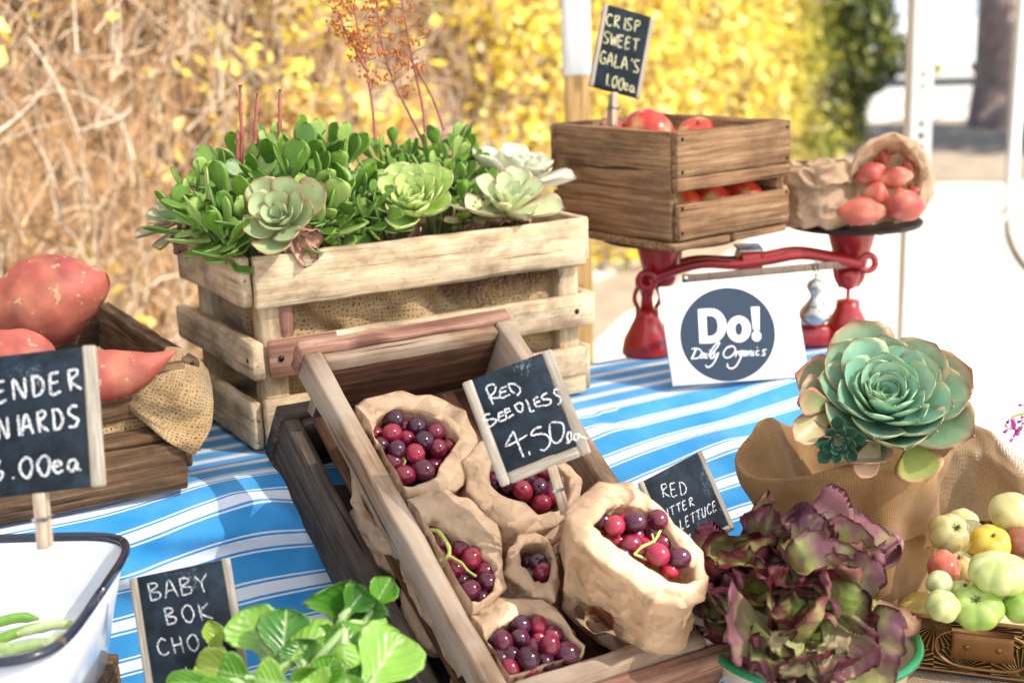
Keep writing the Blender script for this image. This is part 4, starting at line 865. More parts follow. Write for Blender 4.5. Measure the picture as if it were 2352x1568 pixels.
grape_crate('darker lower crate under the grape crate, its left board showing', O2-g3*0, .075, (M['dark'], M['dark'], M['dark'], M['dark']))
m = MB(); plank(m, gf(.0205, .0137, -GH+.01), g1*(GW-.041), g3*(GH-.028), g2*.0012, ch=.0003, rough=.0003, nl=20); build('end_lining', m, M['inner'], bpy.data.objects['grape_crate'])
import sys; print('lowest', (BR-g3*GH)[2], (O2+g1*GW+g2*GL-g3*.075)[2])
# ---------------- paper bags
def crm(p, k=1.): return ((abs(ns(p, 34))-.22)*.007+(abs(ns(p, 80, 2))-.22)*.0030+(.5-abs(ns(p, 15, 5)))*.006)*k
def bag(label, Mc, a, b, Bc, ka=.85, roll=1., seed=0, n=110, group='paper bags of grapes', crk=1., wav=0., mat='paper', cat='paper bag', name='paper_bag', sub=0, rim=None, squash=None, hem=True, n2=22):
    if hem: n = n2
    a, b = V(a), V(b); ax = nz(V(Mc)-V(Bc)); Mc, Bc = V(Mc), V(Bc); D = np.linalg.norm(Mc-Bc)
    if hem: rows = [(-.016, -min(D*.8, .12)), (-.010, -.06), (-.005, -.026), (.000, -.006), (.006, .003), (.015, .002), (.021, -.010), (.0195, -.023), (.012, -.033), (.008, -.034), (.010, -.048)]
    else: rows = [(-.016, -min(D*.8, .12)), (-.010, -.06), (-.004, -.025), (0, -.008), (.002, .0), (.004, .002), (.006, .0), (.006, -.02), (.006, -.05)]
    rows = [(r_*roll, h*roll if h > -.05 or roll < 1 else h) for r_, h in rows]; rows = [q for q in rows if q[1] > -D*.93]; last = min(rows[-1][1], -.03); nb = 4 if hem else 9
    for k in range(1, nb+1): rows.append((.012*roll+.004*sin(k/nb*pi), last+(-D-last)*k/nb))
    rows.append((-.4*np.linalg.norm(a), -D)); P = []; la, lb = np.linalg.norm(a), np.linalg.norm(b); G_ = []
    for i, (ro, h) in enumerate(rows):
        q = min(1, max(0, -h/D)); kk = 1-(1-ka)*q**1.3; c = Mc+ax*h; row = []; gr = []
        for j in range(n):
            th = 2*pi*j/n; e = 1.
            if q > .35: e = 1+(max(abs(cos(th)), abs(sin(th)))-.85)*.0
            x = (la*kk+ro)*cos(th); y = (lb*kk+ro)*sin(th); pl = (ns(V(cos(th)*1.6, sin(th)*1.6, seed), 1.)*.09)*(.6+.4*(1-q)); x *= 1+pl; y *= 1+pl
            p = c+nz(a)*x+nz(b)*y; rad = nz(nz(a)*cos(th)+nz(b)*sin(th)); amt = 1. if ro > 0 or h < -.05 else .6
            p = p+rad*crm(p+V(seed, 0, 0), crk*amt*.8)+ax*(crm(p+V(0, seed, 5), crk*.6)+wav*ns(V(cos(th)*1.9, sin(th)*1.9, seed+3), 1.)*(1-q))+rad*wav*.8*ns(V(cos(th)*2.3, sin(th)*2.3, seed+7), 1.)*(1-q)
            if hem:
                jr_ = .0032*roll*crk; rj = random.Random(int(seed)*7919+i*311+j*7); p = p+rad*rj.gauss(0, jr_)+ax*rj.gauss(0, jr_*.8)+np.cross(ax, rad)*rj.gauss(0, jr_*.6)
            row.append(p); gr.append((th*la, h, 0))
        P.append(row); G_.append(gr)
    m = MB(); m.grid(P, G_, cv=True); k0 = len(m.v)
    if hem: rt = random.Random(int(seed)); m.f = [t3 for f_ in m.f for t3 in (((f_[0], f_[1], f_[2]), (f_[0], f_[2], f_[3])) if rt.random() < .5 else ((f_[1], f_[2], f_[3]), (f_[1], f_[3], f_[0])))]
    m.f.append(tuple(range(k0-n, k0)))
    o = build(name, m, M[mat], base=Bc, sub=(2 if hem else sub), crease=(.7 if hem else 0)); tag(o, label, cat, group); return o
gmesh = MB(); blob(gmesh, (0, 0, 0), (.97, .97, 1.12), 24, 16)
gproto = build('grape', gmesh, M['grape']); gpme = gproto.data; bpy.data.objects.remove(gproto)
def bunch(label, items, fill, stems, seed, pl):
    """items: (u,v,r_px) display pixel on plane fn pl(u,v,h)"""
    r = random.Random(seed); c = pl(items[0][0], items[0][1], 0); t = thing('grape_bunch', label, 'grapes', pl(fill[0][0], fill[0][1], -.045) if fill else c, 'bunches of red grapes'); placed = []
    def put(P, R):
        o = bpy.data.objects.new('grape', gpme); COL.objects.link(o); o.parent = t; o.location = (P-V(t['_o'])).tolist(); o.scale = (R,)*3; o.rotation_euler = (r.uniform(0, 6), r.uniform(0, 6), r.uniform(0, 6)); placed.append((P, R))
    for it in items:
        h = it[3] if len(it) > 3 else 0.; P = pl(it[0], it[1], h); R = it[2]*depth(P)/FPX; put(P, R)
    for (u, v, du, dv, n) in fill:
        k = 0
        for _ in range(n*14):
            if k >= n: break
            a = r.uniform(0, 6.3); q = sqrt(r.random()); P = pl(u+du*q*cos(a), v+dv*q*sin(a), r.uniform(-.036, -.010)); R = r.uniform(.0094, .0116)
            if all(np.linalg.norm(P-p2) > (R+r2)*.72 for p2, r2 in placed): put(P, R); k += 1
    if stems:
        m = MB()
        for path, R in stems: pts = spline([pl(u, v, h) for u, v, h in path], 5); tube(m, pts, [R*(1+.25*(i % 5 == 0)) for i in range(len(pts))], 7, (.36, .42, .08))
        build('stem', m, M['stem'], t)
    return t
def plc(dn=0.): return lambda u, v, h: onp(u, v, GO+g3*(h+dn), g3)
def pb(label, c, pa, pbv, dn, dep, seed, ka=.8, roll=1., crk=1.):
    u, v = c5(c); C = onp(u, v, GO+g3*dn, g3); A = onp(*c5((c[0]+pa[0], c[1]+pa[1])), GO+g3*dn, g3)-C; B = onp(*c5((c[0]+pbv[0], c[1]+pbv[1])), GO+g3*dn, g3)-C
    return bag(label, C, A, B, C-g3*dep+g2*.012, ka, roll, seed, crk=crk)
def it5(l, R=24, h=0.): return [(*c5(p[:2]), (p[2] if len(p) > 2 else R), (p[3] if len(p) > 3 else h)) for p in l]
cF = crop(880, 870, 1.8275)
def creaser(m_, seed, pr=.5):
    rc = random.Random(seed); tb_ = {}
    def f(a, b):
        ra, ja, rb2, jb = a//m_, a % m_, b//m_, b % m_
        if ra == rb2: return rc.uniform(.7, 1.) if ra in (3, 5) and rc.random() < .8 else rc.choice((0, 0, .5, .8))*(ra > 5 or ra < 2)
        return (rc.uniform(.8, 1.) if ja % 2 == 0 and rc.random() < .85 else (rc.uniform(.3, .8) if rc.random() < pr else 0))
    return f
def bag2(label, pairs, pl, h0, n_, Bpt, kb, seed, puff=.010, stain=None, clamp=False, hs=None, dep=.07, group='paper bags of grapes'):
    r = random.Random(seed); I = []; O = []
    for k, (a, b) in enumerate(pairs): hh = h0+(hs[k] if hs else 0); I.append(pl(*cF(a), hh)); O.append(pl(*cF(b), hh-.002))
    def dens(L):
        out = []
        for k in range(len(L)): a, b = L[k], L[(k+1) % len(L)]; out += [a, (a+b)/2]
        return out
    I, O = dens(I), dens(O); m_ = len(I); C = sum(I)/m_; CO = sum(O)/m_; jj = lambda s_: V(r.gauss(0, s_), r.gauss(0, s_), r.gauss(0, s_)); rows = []; B_ = V(Bpt)
    D = B_-CO; bot = [B_+(o-CO)*kb for o in O]
    def mid(q, h, j, s_): return [I[k]*(1-q)+O[k]*q+n_*(h*(1+.35*r.gauss(0, 1))) + jj(s_)*(1 if k % 2 else .6) for k in range(m_)]
    rows = [[C+(p-C)*.85-n_*dep+jj(.001) for p in I], [C+(p-C)*1.04-n_*.03+jj(.0018) for p in I], [p-n_*.010+(p-C)*.03+jj(.0010) for p in I], [p+jj(.0009) for p in I], mid(.45, puff*.7, 0, .0024), [p-n_*.001+jj(.0018) for p in O], mid(.86, -.010, 0, .0018), mid(.80, -.022, 0, .0026)]
    top = rows[-1]
    for q in (.18, .36, .54, .72, .88, 1.): rows.append([top[k]*(1-q)+bot[k]*q+nz(top[k]-CO)*.006*sin(pi*q)+jj(.0036 if q < 1 else .001) for k in range(m_)])
    rows.append([B_+(p-B_)*.5 for p in bot])
    if clamp:
        for rw in rows:
            for k in range(m_):
                lx = np.dot(rw[k]-GO, g1); rw[k] = rw[k]+g1*(max(lx, .0235+.002*sin(k*2.1))-lx if lx < .06 else min(lx, GW-.0235-.002*sin(k*1.7))-lx)
                ly = np.dot(rw[k]-GO, g2); rw[k] = rw[k]+g2*(min(ly, GL-.029)-ly)
    m = MB(); m.grid(rows, [[(j*.01, i*.02, 0) for j in range(m_)] for i in range(len(rows))], cv=True); k0 = len(m.v); m.f.append(tuple(range(k0-m_, k0)))
    mat = M['paper']
    if stain is not None:
        su, sv = cF(stain); best = None
        for i in range(8, len(rows)-1):
            for k in range(m_):
                P4 = (rows[i][k], rows[i][(k+1) % m_], rows[i+1][k], rows[i+1][(k+1) % m_]); c_ = sum(P4)/4; dd = depth(c_); e_ = c_-CAM; u = CX+FPX*np.dot(e_, CR)/dd; v = CY-FPX*np.dot(e_, CU)/dd; sc_ = sqrt((u-su)**2+(v-sv)**2)+dd*900
                if best is None or sc_ < best[0]: best = (sc_, c_)
        mat = m_paper('stained_paper', at(su, sv, depth(best[1]))-B_)
    tag(build('paper_bag', m, mat, base=B_, sub=2, crease=creaser(m_, seed)), label, 'paper bag', group)
PRS = {1: [((110, 420), (20, 290)), ((150, 330), (75, 245)), ((230, 295), (190, 228)), ((330, 310), (310, 222)), ((420, 345), (440, 250)), ((490, 400), (550, 310)), ((510, 440), (610, 440)), ((450, 530), (570, 560)), ((410, 610), (520, 670)), ((330, 655), (400, 700)), ((250, 660), (270, 720)), ((170, 600), (110, 640)), ((110, 520), (40, 520)), ((95, 470), (5, 400))],
 2: [((680, 520), (610, 450)), ((655, 590), (545, 545)), ((670, 660), (550, 660)), ((740, 720), (620, 760)), ((820, 730), (700, 840)), ((885, 795), (800, 875)), ((940, 775), (910, 862)), ((1010, 745), (1010, 800)), ((1030, 680), (1085, 700)), ((1020, 620), (1090, 640)), ((980, 570), (1050, 570)), ((880, 530), (920, 480)), ((780, 490), (760, 430))],
 3: [((340, 900), (270, 790)), ((350, 840), (275, 715)), ((400, 810), (350, 680)), ((465, 860), (450, 668)), ((530, 900), (550, 690)), ((590, 935), (625, 760)), ((620, 990), (695, 830)), ((660, 1020), (722, 930)), ((690, 1080), (728, 1040)), ((675, 1140), (718, 1130)), ((600, 1200), (640, 1215)), ((500, 1210), (500, 1250)), ((400, 1080), (340, 1080)), ((350, 980), (285, 940))],
 4: [((800, 1000), (728, 1050)), ((790, 950), (740, 940)), ((820, 920), (790, 880)), ((870, 915), (870, 868)), ((920, 930), (935, 900)), ((940, 1000), (975, 990)), ((940, 1080), (985, 1100)), ((900, 1110), (960, 1190)), ((860, 1080), (870, 1170)), ((825, 1050), (790, 1120))],
 5: [((640, 1370), (570, 1260)), ((690, 1310), (600, 1220)), ((760, 1285), (690, 1165)), ((840, 1250), (800, 1180)), ((910, 1275), (900, 1175)), ((975, 1310), (975, 1210)), ((1030, 1370), (1015, 1310)), ((1080, 1420), (1100, 1400)), ((1060, 1470), (1110, 1480)), ((980, 1510), (1000, 1550)), ((860, 1545), (860, 1590)), ((740, 1530), (720, 1590)), ((660, 1450), (600, 1480)), ((640, 1410), (570, 1360))],
 6: [((1140, 830), (1000, 790)), ((1190, 775), (1060, 700)), ((1260, 745), (1165, 638)), ((1340, 765), (1270, 635)), ((1420, 800), (1350, 670)), ((1490, 870), (1450, 755)), ((1550, 950), (1570, 870)), ((1590, 1030), (1645, 975)), ((1600, 1090), (1675, 1085)), ((1560, 1110), (1655, 1180)), ((1490, 1095), (1540, 1230)), ((1400, 1040), (1420, 1195)), ((1300, 970), (1300, 1100)), ((1210, 900), (1150, 1000)), ((1160, 865), (1040, 900))]}
PLG = plc(0.)
def bG(k, label, h0, Bc5, dep, kb=.85, puff=.010): u, v = cF(Bc5); bag2(label, PRS[k], PLG, h0, g3, onp(u, v, GO+g3*h0, g3)-g3*dep+g2*.012, kb, k*13+1, puff, clamp=True)
bG(1, 'upper left paper bag of grapes below the inner end board', -.002, (320, 470), .088)
bG(2, 'paper bag of grapes under the RED SEEDLESS sign', .002, (820, 650), .092)
bG(3, 'middle left paper bag of grapes beside the left board', .000, (510, 960), .09)
bG(4, 'small crumpled paper bag between the middle bags', -.004, (860, 1020), .086, .9, .008)
bG(5, 'bottom paper bag of grapes at the lower end board', -.006, (840, 1400), .08)
pb('upper paper bag wedged in the lower crate below the left board', (460, 860), (48, 8), (50, 115), -.082, .05, 6, roll=.7, crk=.8)
pb('lower paper bag wedged in the lower crate below the left board', (672, 1180), (48, 0), (60, 125), -.084, .05, 8, roll=.7, crk=.8)
pb('lowest paper bag corner peeking out between the two crates', (880, 1480), (48, 0), (60, 115), -.084, .05, 9, roll=.7, crk=.8)
bunch('ruby grapes in the upper left paper bag', it5([(512, 487, 25, 0), (608, 518, 24, 0), (507, 545, 24, .006), (560, 568, 21, -.006), (685, 540, 22, 0), (637, 577, 25, .004), (527, 612, 22, .008), (455, 603, 24, -.002), (600, 628, 24, .008), (693, 607, 24, 0), (507, 665, 24, -.002), (558, 717, 25, .0), (633, 695, 27, .004), (745, 600, 20, -.008), (665, 495, 20, -.01), (435, 550, 20, -.01)]), [(*c5((590, 600)), 85, 68, 26)], [([(*c5((548, 640)), .004), (*c5((560, 660)), .004), (*c5((540, 690)), -.002)], .0012)], 1, plc(-.012))
bunch('dark grapes in the bag under the RED SEEDLESS sign', it5([(1040, 778), (1108, 765), (1118, 830, 22, -.006), (1165, 800, 22, -.006), (1060, 720), (1130, 700), (1000, 700), (980, 750, 22)]), [(*c5((1070, 750)), 85, 66, 24)], None, 2, plc(-.014))
bunch('grapes with a thick green stem in the middle left bag', it5([(790, 1020, 23), (832, 1058, 25, .006), (765, 1100, 25), (890, 1108, 24, .002), (895, 1152, 24, .004), (822, 1190, 26, .006), (875, 1220, 22, -.004), (700, 990, 23), (790, 1150, 20, -.006), (675, 945, 20, -.006), (735, 1075, 22, -.004), (850, 1130, 20, -.008), (700, 1050, 22, -.006)]), [(*c5((785, 1080)), 66, 85, 26)],
      [([(*c5((668, 942)), .012), (*c5((700, 950)), .018), (*c5((738, 1010)), .016), (*c5((735, 1050)), .012), (*c5((705, 1065)), .006)], .0020), ([(*c5((738, 1045)), .014), (*c5((790, 1075)), .016), (*c5((815, 1105)), .014), (*c5((850, 1130)), .010)], .0012)], 3, plc(-.012))
bunch('few grapes glimpsed in the small bag between the others', it5([(1103, 1072, 22), (1122, 1112, 22), (1080, 1120, 22, -.01)]), [(*c5((1095, 1090)), 34, 42, 9)], None, 4, plc(-.012))
bunch('dark purple grapes in the bottom bag by the lower end board', it5([(1030, 1330, 25), (1105, 1332, 25), (960, 1400, 25, .003), (1030, 1385, 24), (1165, 1370, 24), (1150, 1415, 26, .006), (1220, 1445, 28, .002), (1065, 1465, 28, .010), (990, 1455, 23), (1085, 1420, 22, -.004), (1135, 1480, 22), (990, 1510, 24), (910, 1380, 22, -.004), (1110, 1385, 21, -.006), (950, 1465, 23, -.002), (1065, 1515, 22, -.004)]), [(*c5((1070, 1425)), 100, 70, 30)], None, 5, plc(-.010))
Mu = c5((1530, 985)); MC = at(Mu[0], Mu[1], 1.315); nM = nz(nz(CAM-MC)*.62+V(.42, .05, .62))
plM = lambda u, v, h: onp(u, v, MC+nM*h, nM)
ub_, vb_ = cF((1290, 1300)); BC = at(ub_, vb_, 1.425)
bag2('large tipped paper bag of grapes in front at the right, wine stained', PRS[6], plM, 0., nM, BC, .80, 77, .013, stain=(1165, 1285), dep=.05)
def pM(p, h=0.): u, v = c5(p); return onp(u, v, MC+nM*h, nM)
bunch('bright red grapes spilling from the large tipped bag', [(*c5(p[:2]), p[2], p[3]) for p in ((1420, 923, 25, .004), (1500, 908, 26, .008), (1595, 898, 25, .006), (1487, 1000, 24, -.002), (1572, 950, 20, -.006), (1593, 1040, 28, .010), (1683, 1055, 26, .008), (1365, 905, 22, -.014), (1640, 1105, 22, -.004), (1540, 1010, 21, -.012), (1430, 985, 21, -.012), (1650, 990, 20, -.014))], [(*c5((1530, 985)), 78, 48, 22)],
      [([(*c5((1500, 1040)), .006), (*c5((1530, 1010)), .012), (*c5((1580, 985)), .014), (*c5((1605, 945)), .012)], .0011), ([(*c5((1500, 1040)), .006), (*c5((1550, 1060)), .004)], .0011), ([(*c5((1580, 985)), .012), (*c5((1572, 960)), .006)], .0009)], 6, lambda u, v, h: onp(u, v, MC+nM*(h-.004), nM))
# ---------------- signs
A4 = lambda l: [[c4(p) for p in st] for st in l]
red = A4([[(310, 480), (350, 560), (385, 640)], [(310, 480), (340, 450), (380, 440), (410, 465), (395, 520), (350, 560), (345, 572), (400, 575), (455, 570)], [(460, 480), (450, 540), (470, 575), (550, 540)], [(460, 480), (520, 460)], [(455, 525), (515, 505)], [(535, 440), (560, 500), (600, 530)], [(530, 440), (590, 435), (640, 465), (655, 510), (620, 552)],
          [(355, 730), (310, 745), (290, 775), (300, 800), (360, 785), (415, 790), (410, 815), (370, 850), (325, 865)], [(440, 720), (440, 790), (465, 805), (520, 780)], [(440, 725), (490, 710)], [(445, 765), (495, 740)], [(500, 680), (510, 750), (535, 770), (590, 735)], [(500, 690), (550, 675)], [(510, 725), (560, 700)],
          [(600, 650), (625, 700), (660, 715)], [(590, 655), (640, 625), (675, 640), (675, 690), (655, 720)], [(708, 590), (735, 640), (755, 705), (795, 698)], [(785, 590), (800, 640), (830, 660), (865, 650)], [(780, 600), (830, 560)], [(800, 625), (850, 605)], [(920, 525), (880, 545), (865, 570), (890, 590), (950, 590), (955, 620), (930, 645), (875, 650)],
          [(1040, 490), (1000, 490), (985, 515), (1010, 545), (1050, 570), (1055, 610), (1025, 645)], [(585, 905), (550, 970), (510, 1050), (600, 1015), (725, 940)], [(585, 905), (630, 1020), (665, 1110), (690, 1165)], [(742, 1105), (746, 1140)], [(865, 860), (800, 880), (765, 925), (775, 945), (860, 930), (930, 955), (950, 1010), (930, 1060), (890, 1095), (850, 1085)],
          [(950, 830), (945, 900), (960, 980), (1000, 1020), (1050, 1000), (1085, 920), (1080, 840), (1030, 815), (960, 820)], [(1110, 1025), (1150, 1000), (1160, 930), (1135, 910), (1120, 950), (1130, 1000), (1170, 985)], [(1230, 930), (1190, 940), (1190, 985), (1220, 990), (1240, 930), (1260, 960), (1330, 972)]])
sign('chalkboard reading RED SEEDLESS 4.50 ea standing in the grape crate', (*c4((72, 425)), 1.335), (*c4((962, 85)), 1.335), (*c4((455, 1460)), 1.315), red,   .00088, fw=.0105, peg=(c4((960, 1230)), (1297, 1172, 1.345)))
bok = text('BABY', (525, 1212), (48, -8), (12, 62), 1.17, cL)+text('BOK', (583, 1300), (45, -6), (13, 60), 1.35, cL)+text('CHOI', (556, 1412), (42, -6), (12, 58), 1.28, cL)+text('1.50', (645, 1510), (40, -6), (12, 55), 1.25, cL)
sign('chalkboard reading BABY BOK CHOI behind the bok choy', (295, 1327, 1.26), (526, 1279, 1.26), (362, 1612, 1.24), bok, .00062, fw=.0075, peg=((470, 1570), (490, 1660, 1.24)))
end = text('ENDER', (-22, 492), (50, -8), (6, 72), 1.3, cL)+text('NIARDS', (-12, 622), (42, -7), (6, 74), 1.32, cL)+text('3.00', (-40, 775), (55, -6), (8, 70), 1.15, cL)+text('ea', (180, 745), (46, -4), (6, 72), 1.2, cL)
sign('blurred chalkboard ending in ENDER, clipped to the white enamel pan', (-55, 823, 1.19), (219, 790, 1.19), (-20, 1146, 1.17), end, .0012, fw=.0125, sides='LR', peg=((90, 1130), (103, 1258, 1.175)))
let = text('RED', (1605, 755), (32, -4), (8, 52), 1.15, c5)+text('BUTTER', (1590, 872), (20, -9), (6, 34), 1.3, c5)+text('LETTUCE', (1684, 900), (16.5, -9), (5, 40), 1.35, c5)+text('4.00', (1712, 960), (24, -8), (5, 48), 1.2, c5)
sign('chalkboard reading RED BUTTER LETTUCE behind the large paper bag', (*c5((1520, 748)), 1.40), (*c5((1778, 612)), 1.455), (*c5((1600, 1120)), 1.385), let, .00065, fw=.007, peg=((1560, 1240), (1575, 1330, 1.40)))
cr_ = text('CRISP', (505, 75), (35, 8), (-8, 62), 1.2, c2)+text('SWEET', (490, 170), (33, 8), (-8, 62), 1.2, c2)+text("GALA'S", (472, 275), (34, 9), (-8, 66), 1.15, c2)+text('1.00', (495, 395), (30, 10), (-8, 60), 1.15, c2)+text('ea', (600, 425), (28, 10), (-6, 58), 1.15, c2)
sign('chalkboard reading CRISP SWEET GALA\'S above the apple crate', (*c2((492, 18)), 2.02), (*c2((767, 97)), 2.05), (*c2((412, 468)), 2.02), cr_, .0012, fw=.0075, sides='LR', chalk='chalky', peg=(c2((545, 505)), (*c2((535, 690)), 2.03)))
# Do! card
def card():
    a, b, c = at(1513, 660, 1.90), at(1823, 645, 1.965), at(1523, 888, 1.87); a = V(*a); ux = nz(b-a); uy = c-a; uy = nz(uy-ux*np.dot(ux, uy)); W_ = np.linalg.norm(b-a); H = np.dot(c-a, uy); nn = np.cross(uy, ux); nn = nn if np.dot(nn, CAM-a) > 0 else -nn
    t = thing('business_card_sign', 'white card with a dark round logo reading Do! Daily Organics on the striped cloth', 'card sign', c+ux*W_/2)
    m = MB(); plank(m, a-nn*.003, uy*H, ux*W_, nn*.003, ch=.0004, rough=.0001); build('card', m, M['card'], t)
    def X(u, v, k): return onp(u, v, a+nn*k, nn)
    def poly(pts, k, mat, nm):
        m = MB(); q = [X(u, v, k) for u, v in pts]; c_ = sum(q)/len(q); m.add(q+[c_], [(i, (i+1) % len(q), len(q)) for i in range(len(q))]); return m
    m = poly([(1671.6+109*cos(i*pi/32), 768+107.5*sin(i*pi/32)) for i in range(64)], .0004, 0, 0); build('round_logo', m, M['print'], t, smooth=False)
    Z = lambda l: [cD(p) for p in l]
    w = MB()
    def sp(l): return [tuple(q[:2]) for q in spline([V(x, y, 0) for x, y in l], 4)]
    Do = [(150, 465), (300, 449), (400, 462), (485, 520), (540, 610), (550, 700), (530, 800), (470, 885), (380, 935), (270, 947), (180, 947)]
    for pts in (Z([(148, 468), (155, 462)]+sp([(300, 449), (400, 462), (485, 520), (540, 610), (552, 700), (530, 800), (470, 885), (380, 935), (270, 947)])+[(175, 947), (172, 940)]), Z([(730+170*cos(i*pi/20), 742+188*sin(i*pi/20)) for i in range(40)]), Z([(898, 432), (1010, 424), (1020, 432), (1022, 752), (1012, 762), (938, 757), (930, 750)]), Z([(980+68*cos(i*pi/14), 843+75*sin(i*pi/14)) for i in range(28)])):
        q = poly(pts, .0008, 0, 0); w.add(q.v, q.f)
    build('letters', w, M['card'], t, smooth=False)
    w = MB()
    for pts in (Z([(270, 562), (275, 556)]+sp([(310, 553), (365, 563), (410, 605), (430, 680), (425, 760), (390, 815), (340, 838), (290, 843)])+[(284, 838)]), Z([(729+50*cos(i*pi/20), 741+88*sin(i*pi/20)) for i in range(40)])):
        q = poly(pts, .0011, 0, 0); build('letter_counter', q, M['print'], t, smooth=False)
    
    m = MB(); scr = [([(60, 1025), (110, 1015), (170, 1030), (205, 1070), (190, 1120), (140, 1155), (50, 1162)], 1), ([(125, 1015), (95, 1090), (60, 1160)], 1.5), ([(235, 1085), (205, 1085), (185, 1125), (200, 1152), (225, 1130), (243, 1080), (230, 1140), (252, 1150)], 1), ([(275, 1080), (258, 1145), (285, 1148)], 1.1), ([(308, 1040), (318, 1046)], 1.3), ([(295, 1130), (360, 1010), (430, 935), (455, 935), (420, 1000), (340, 1100), (325, 1145), (345, 1158), (370, 1140)], 1.1),
                     ([(392, 1065), (372, 1125), (395, 1138), (440, 1075), (400, 1175), (345, 1255), (285, 1282), (255, 1250)], 1.1), ([(625, 985), (560, 1005), (512, 1080), (525, 1135), (580, 1148), (650, 1100), (680, 1035), (655, 990), (600, 985), (575, 1010)], 1.1), ([(700, 1060), (680, 1135)], 1.2), ([(688, 1095), (712, 1060), (738, 1068)], 1), ([(785, 1050), (745, 1065), (735, 1105), (758, 1110), (795, 1045), (750, 1160), (690, 1265), (620, 1300), (570, 1275), (568, 1230)], 1.15),
                     ([(838, 1055), (805, 1065), (795, 1110), (812, 1118), (845, 1052), (838, 1112), (852, 1115)], 1), ([(868, 1055), (855, 1118)], 1.1), ([(862, 1085), (895, 1050), (905, 1062), (893, 1112), (910, 1112)], 1), ([(940, 1050), (925, 1112), (945, 1112)], 1.1), ([(985, 1000), (993, 1006)], 1.3), ([(1015, 1045), (985, 1055), (970, 1095), (990, 1112), (1020, 1098)], 1), ([(1120, 1032), (1075, 1040), (1072, 1062), (1098, 1085), (1090, 1110), (1048, 1115)], 1)]
    for st, k in scr: ribbon(m, [X(*cD(p), .0008) for p in st], .00075*k, nn, .05)
    build('script_lettering', m, M['card'], t)
card()
# ---------------- apple crate + scale
def fruit_fn(nl, rib, dim, seed, dd=.28):
    def f(d, th, ph):
        k = 1+rib*(abs(cos(nl*.5*ph+seed))-.6)*sin(th)**1.2; k *= 1+.05*ns(d, 1.3, seed)
        z = 1-dim*math.exp(-(th/dd)**2)-dim*.5*math.exp(-((pi-th)/dd)**2)
        return np.array([k, k, k*z])
    return f
AZ = 1.124; AC = onz(1540, 577, AZ); ya = radians(39); A1 = V(cos(ya), sin(ya), 0); A2 = V(-sin(ya), cos(ya), 0)
def af(x, y, z): return AC+A1*x+A2*y+EZ*z
def apples():
    L, W_, H, th = .232, .232, .159, .013
    t = thing('apple_crate', 'brown wooden crate of apples balanced on the red scale', 'crate', af(L/2, W_/2, 0)); k = dict(ch=.0018, rough=.0008)
    planks(t, [(af(-.0, .0, .012), A2*W_, EZ*(H-.012), A1*.016, 'end_panel'), (af(L-.016, .0, .012), A2*W_, EZ*(H-.012), A1*.016, 'end_panel')], M['apple_wood'], **k)
    for y in (-th, W_):
        planks(t, [(af(.001, y, .0985), A1*(L-.002), EZ*.0605, A2*th), (af(.001, y, .080), A1*(L-.002), EZ*.018, A2*(th-.0005)), (af(.005, y, .014), A1*(L-.008), EZ*.048, A2*th)], M['apple_wood'], **k)
    planks(t, [(af(-.004, -th+.002, 0), A1*(L*.48), A2*(W_+.02), EZ*.0105, 'base'), (af(L*.5, -th+.004, 0.0005), A1*(L*.49), A2*(W_+.016), EZ*.0105, 'base')], M['apple_wood'], **k)
    for x, z in ((.010, .150), (.010, .106), (.010, .058), (.010, .024), (L-.010, .150), (L-.010, .106), (L-.010, .058), (L-.010, .024)): m = MB(); lathe(m, [(.0001, 0), (.0026, 0), (.0001, .0012)], af(x, -th-.0002, z), 9, -A2); build('nail', m, M['iron'], t)
    acol = lambda s: (lambda d, th, ph: mixc(mixc((.46, .012, .02), (.62, .07, .02), .5+1.3*ns(V(ph*2.2, th*.5, s), 1.)+(.35 if th < .5 else 0)), (.72, .52, .16), max(0, ns(d, 1.6, s+4)-.12)*2.2))
    r = random.Random(2); spots = []
    for z, n in ((.046, 3), (.107, 3)):
        for i in range(n):
            for j in range(n): spots.append((.053+i*.064+(.0 if z < .1 else r.uniform(-.004, .004)), .037+j*.072, z))
    P_ = []
    for i, (x, y, z) in enumerate(spots): P_.append((af(x, y, z), .0352))
    P_ += [(at(1487, 312, 2.075), .0385), (at(1602, 318, 2.12), .032), (at(1400, 322, 2.08), .030)]
    labs = ['low front left corner', 'low left middle', 'low left back', 'low front middle', 'low centre', 'low back middle', 'low front right corner', 'low right middle', 'low right back', 'upper front left', 'upper left middle', 'upper left back', 'upper front middle', 'upper centre', 'upper back middle', 'upper front right', 'upper right middle', 'upper right back']
    for i, (p, R) in enumerate(P_):
        m = MB(); ax = nz(V(r.gauss(0, .5), r.gauss(0, .5), 1)); u = perp(ax, (1, 0, 0)); f = fruit_fn(5, .03, .22, i); blob(m, p, (R*1.04, R*1.04, R*.98), 30, 18, f, [u, np.cross(ax, u), ax], acol(i))
        lab = 'red apple in the %s of the apple crate' % labs[i] if i < 18 else ['largest apple standing above the crate rim beside the sign', 'apple top just above the crate rim at the right', 'apple top at the left rim of the apple crate'][i-18]
        o = thing('apple', lab, 'apple', p-EZ*R, 'apples in the wooden crate'); build('fruit', m, M['applem'], o)
        m = MB(); tube(m, [p+ax*R*.7, p+ax*R*1.0+V(.002, 0, 0)], .0014, 6, (.16, .1, .04)); build('stem', m, M['stem'], o)
apples()
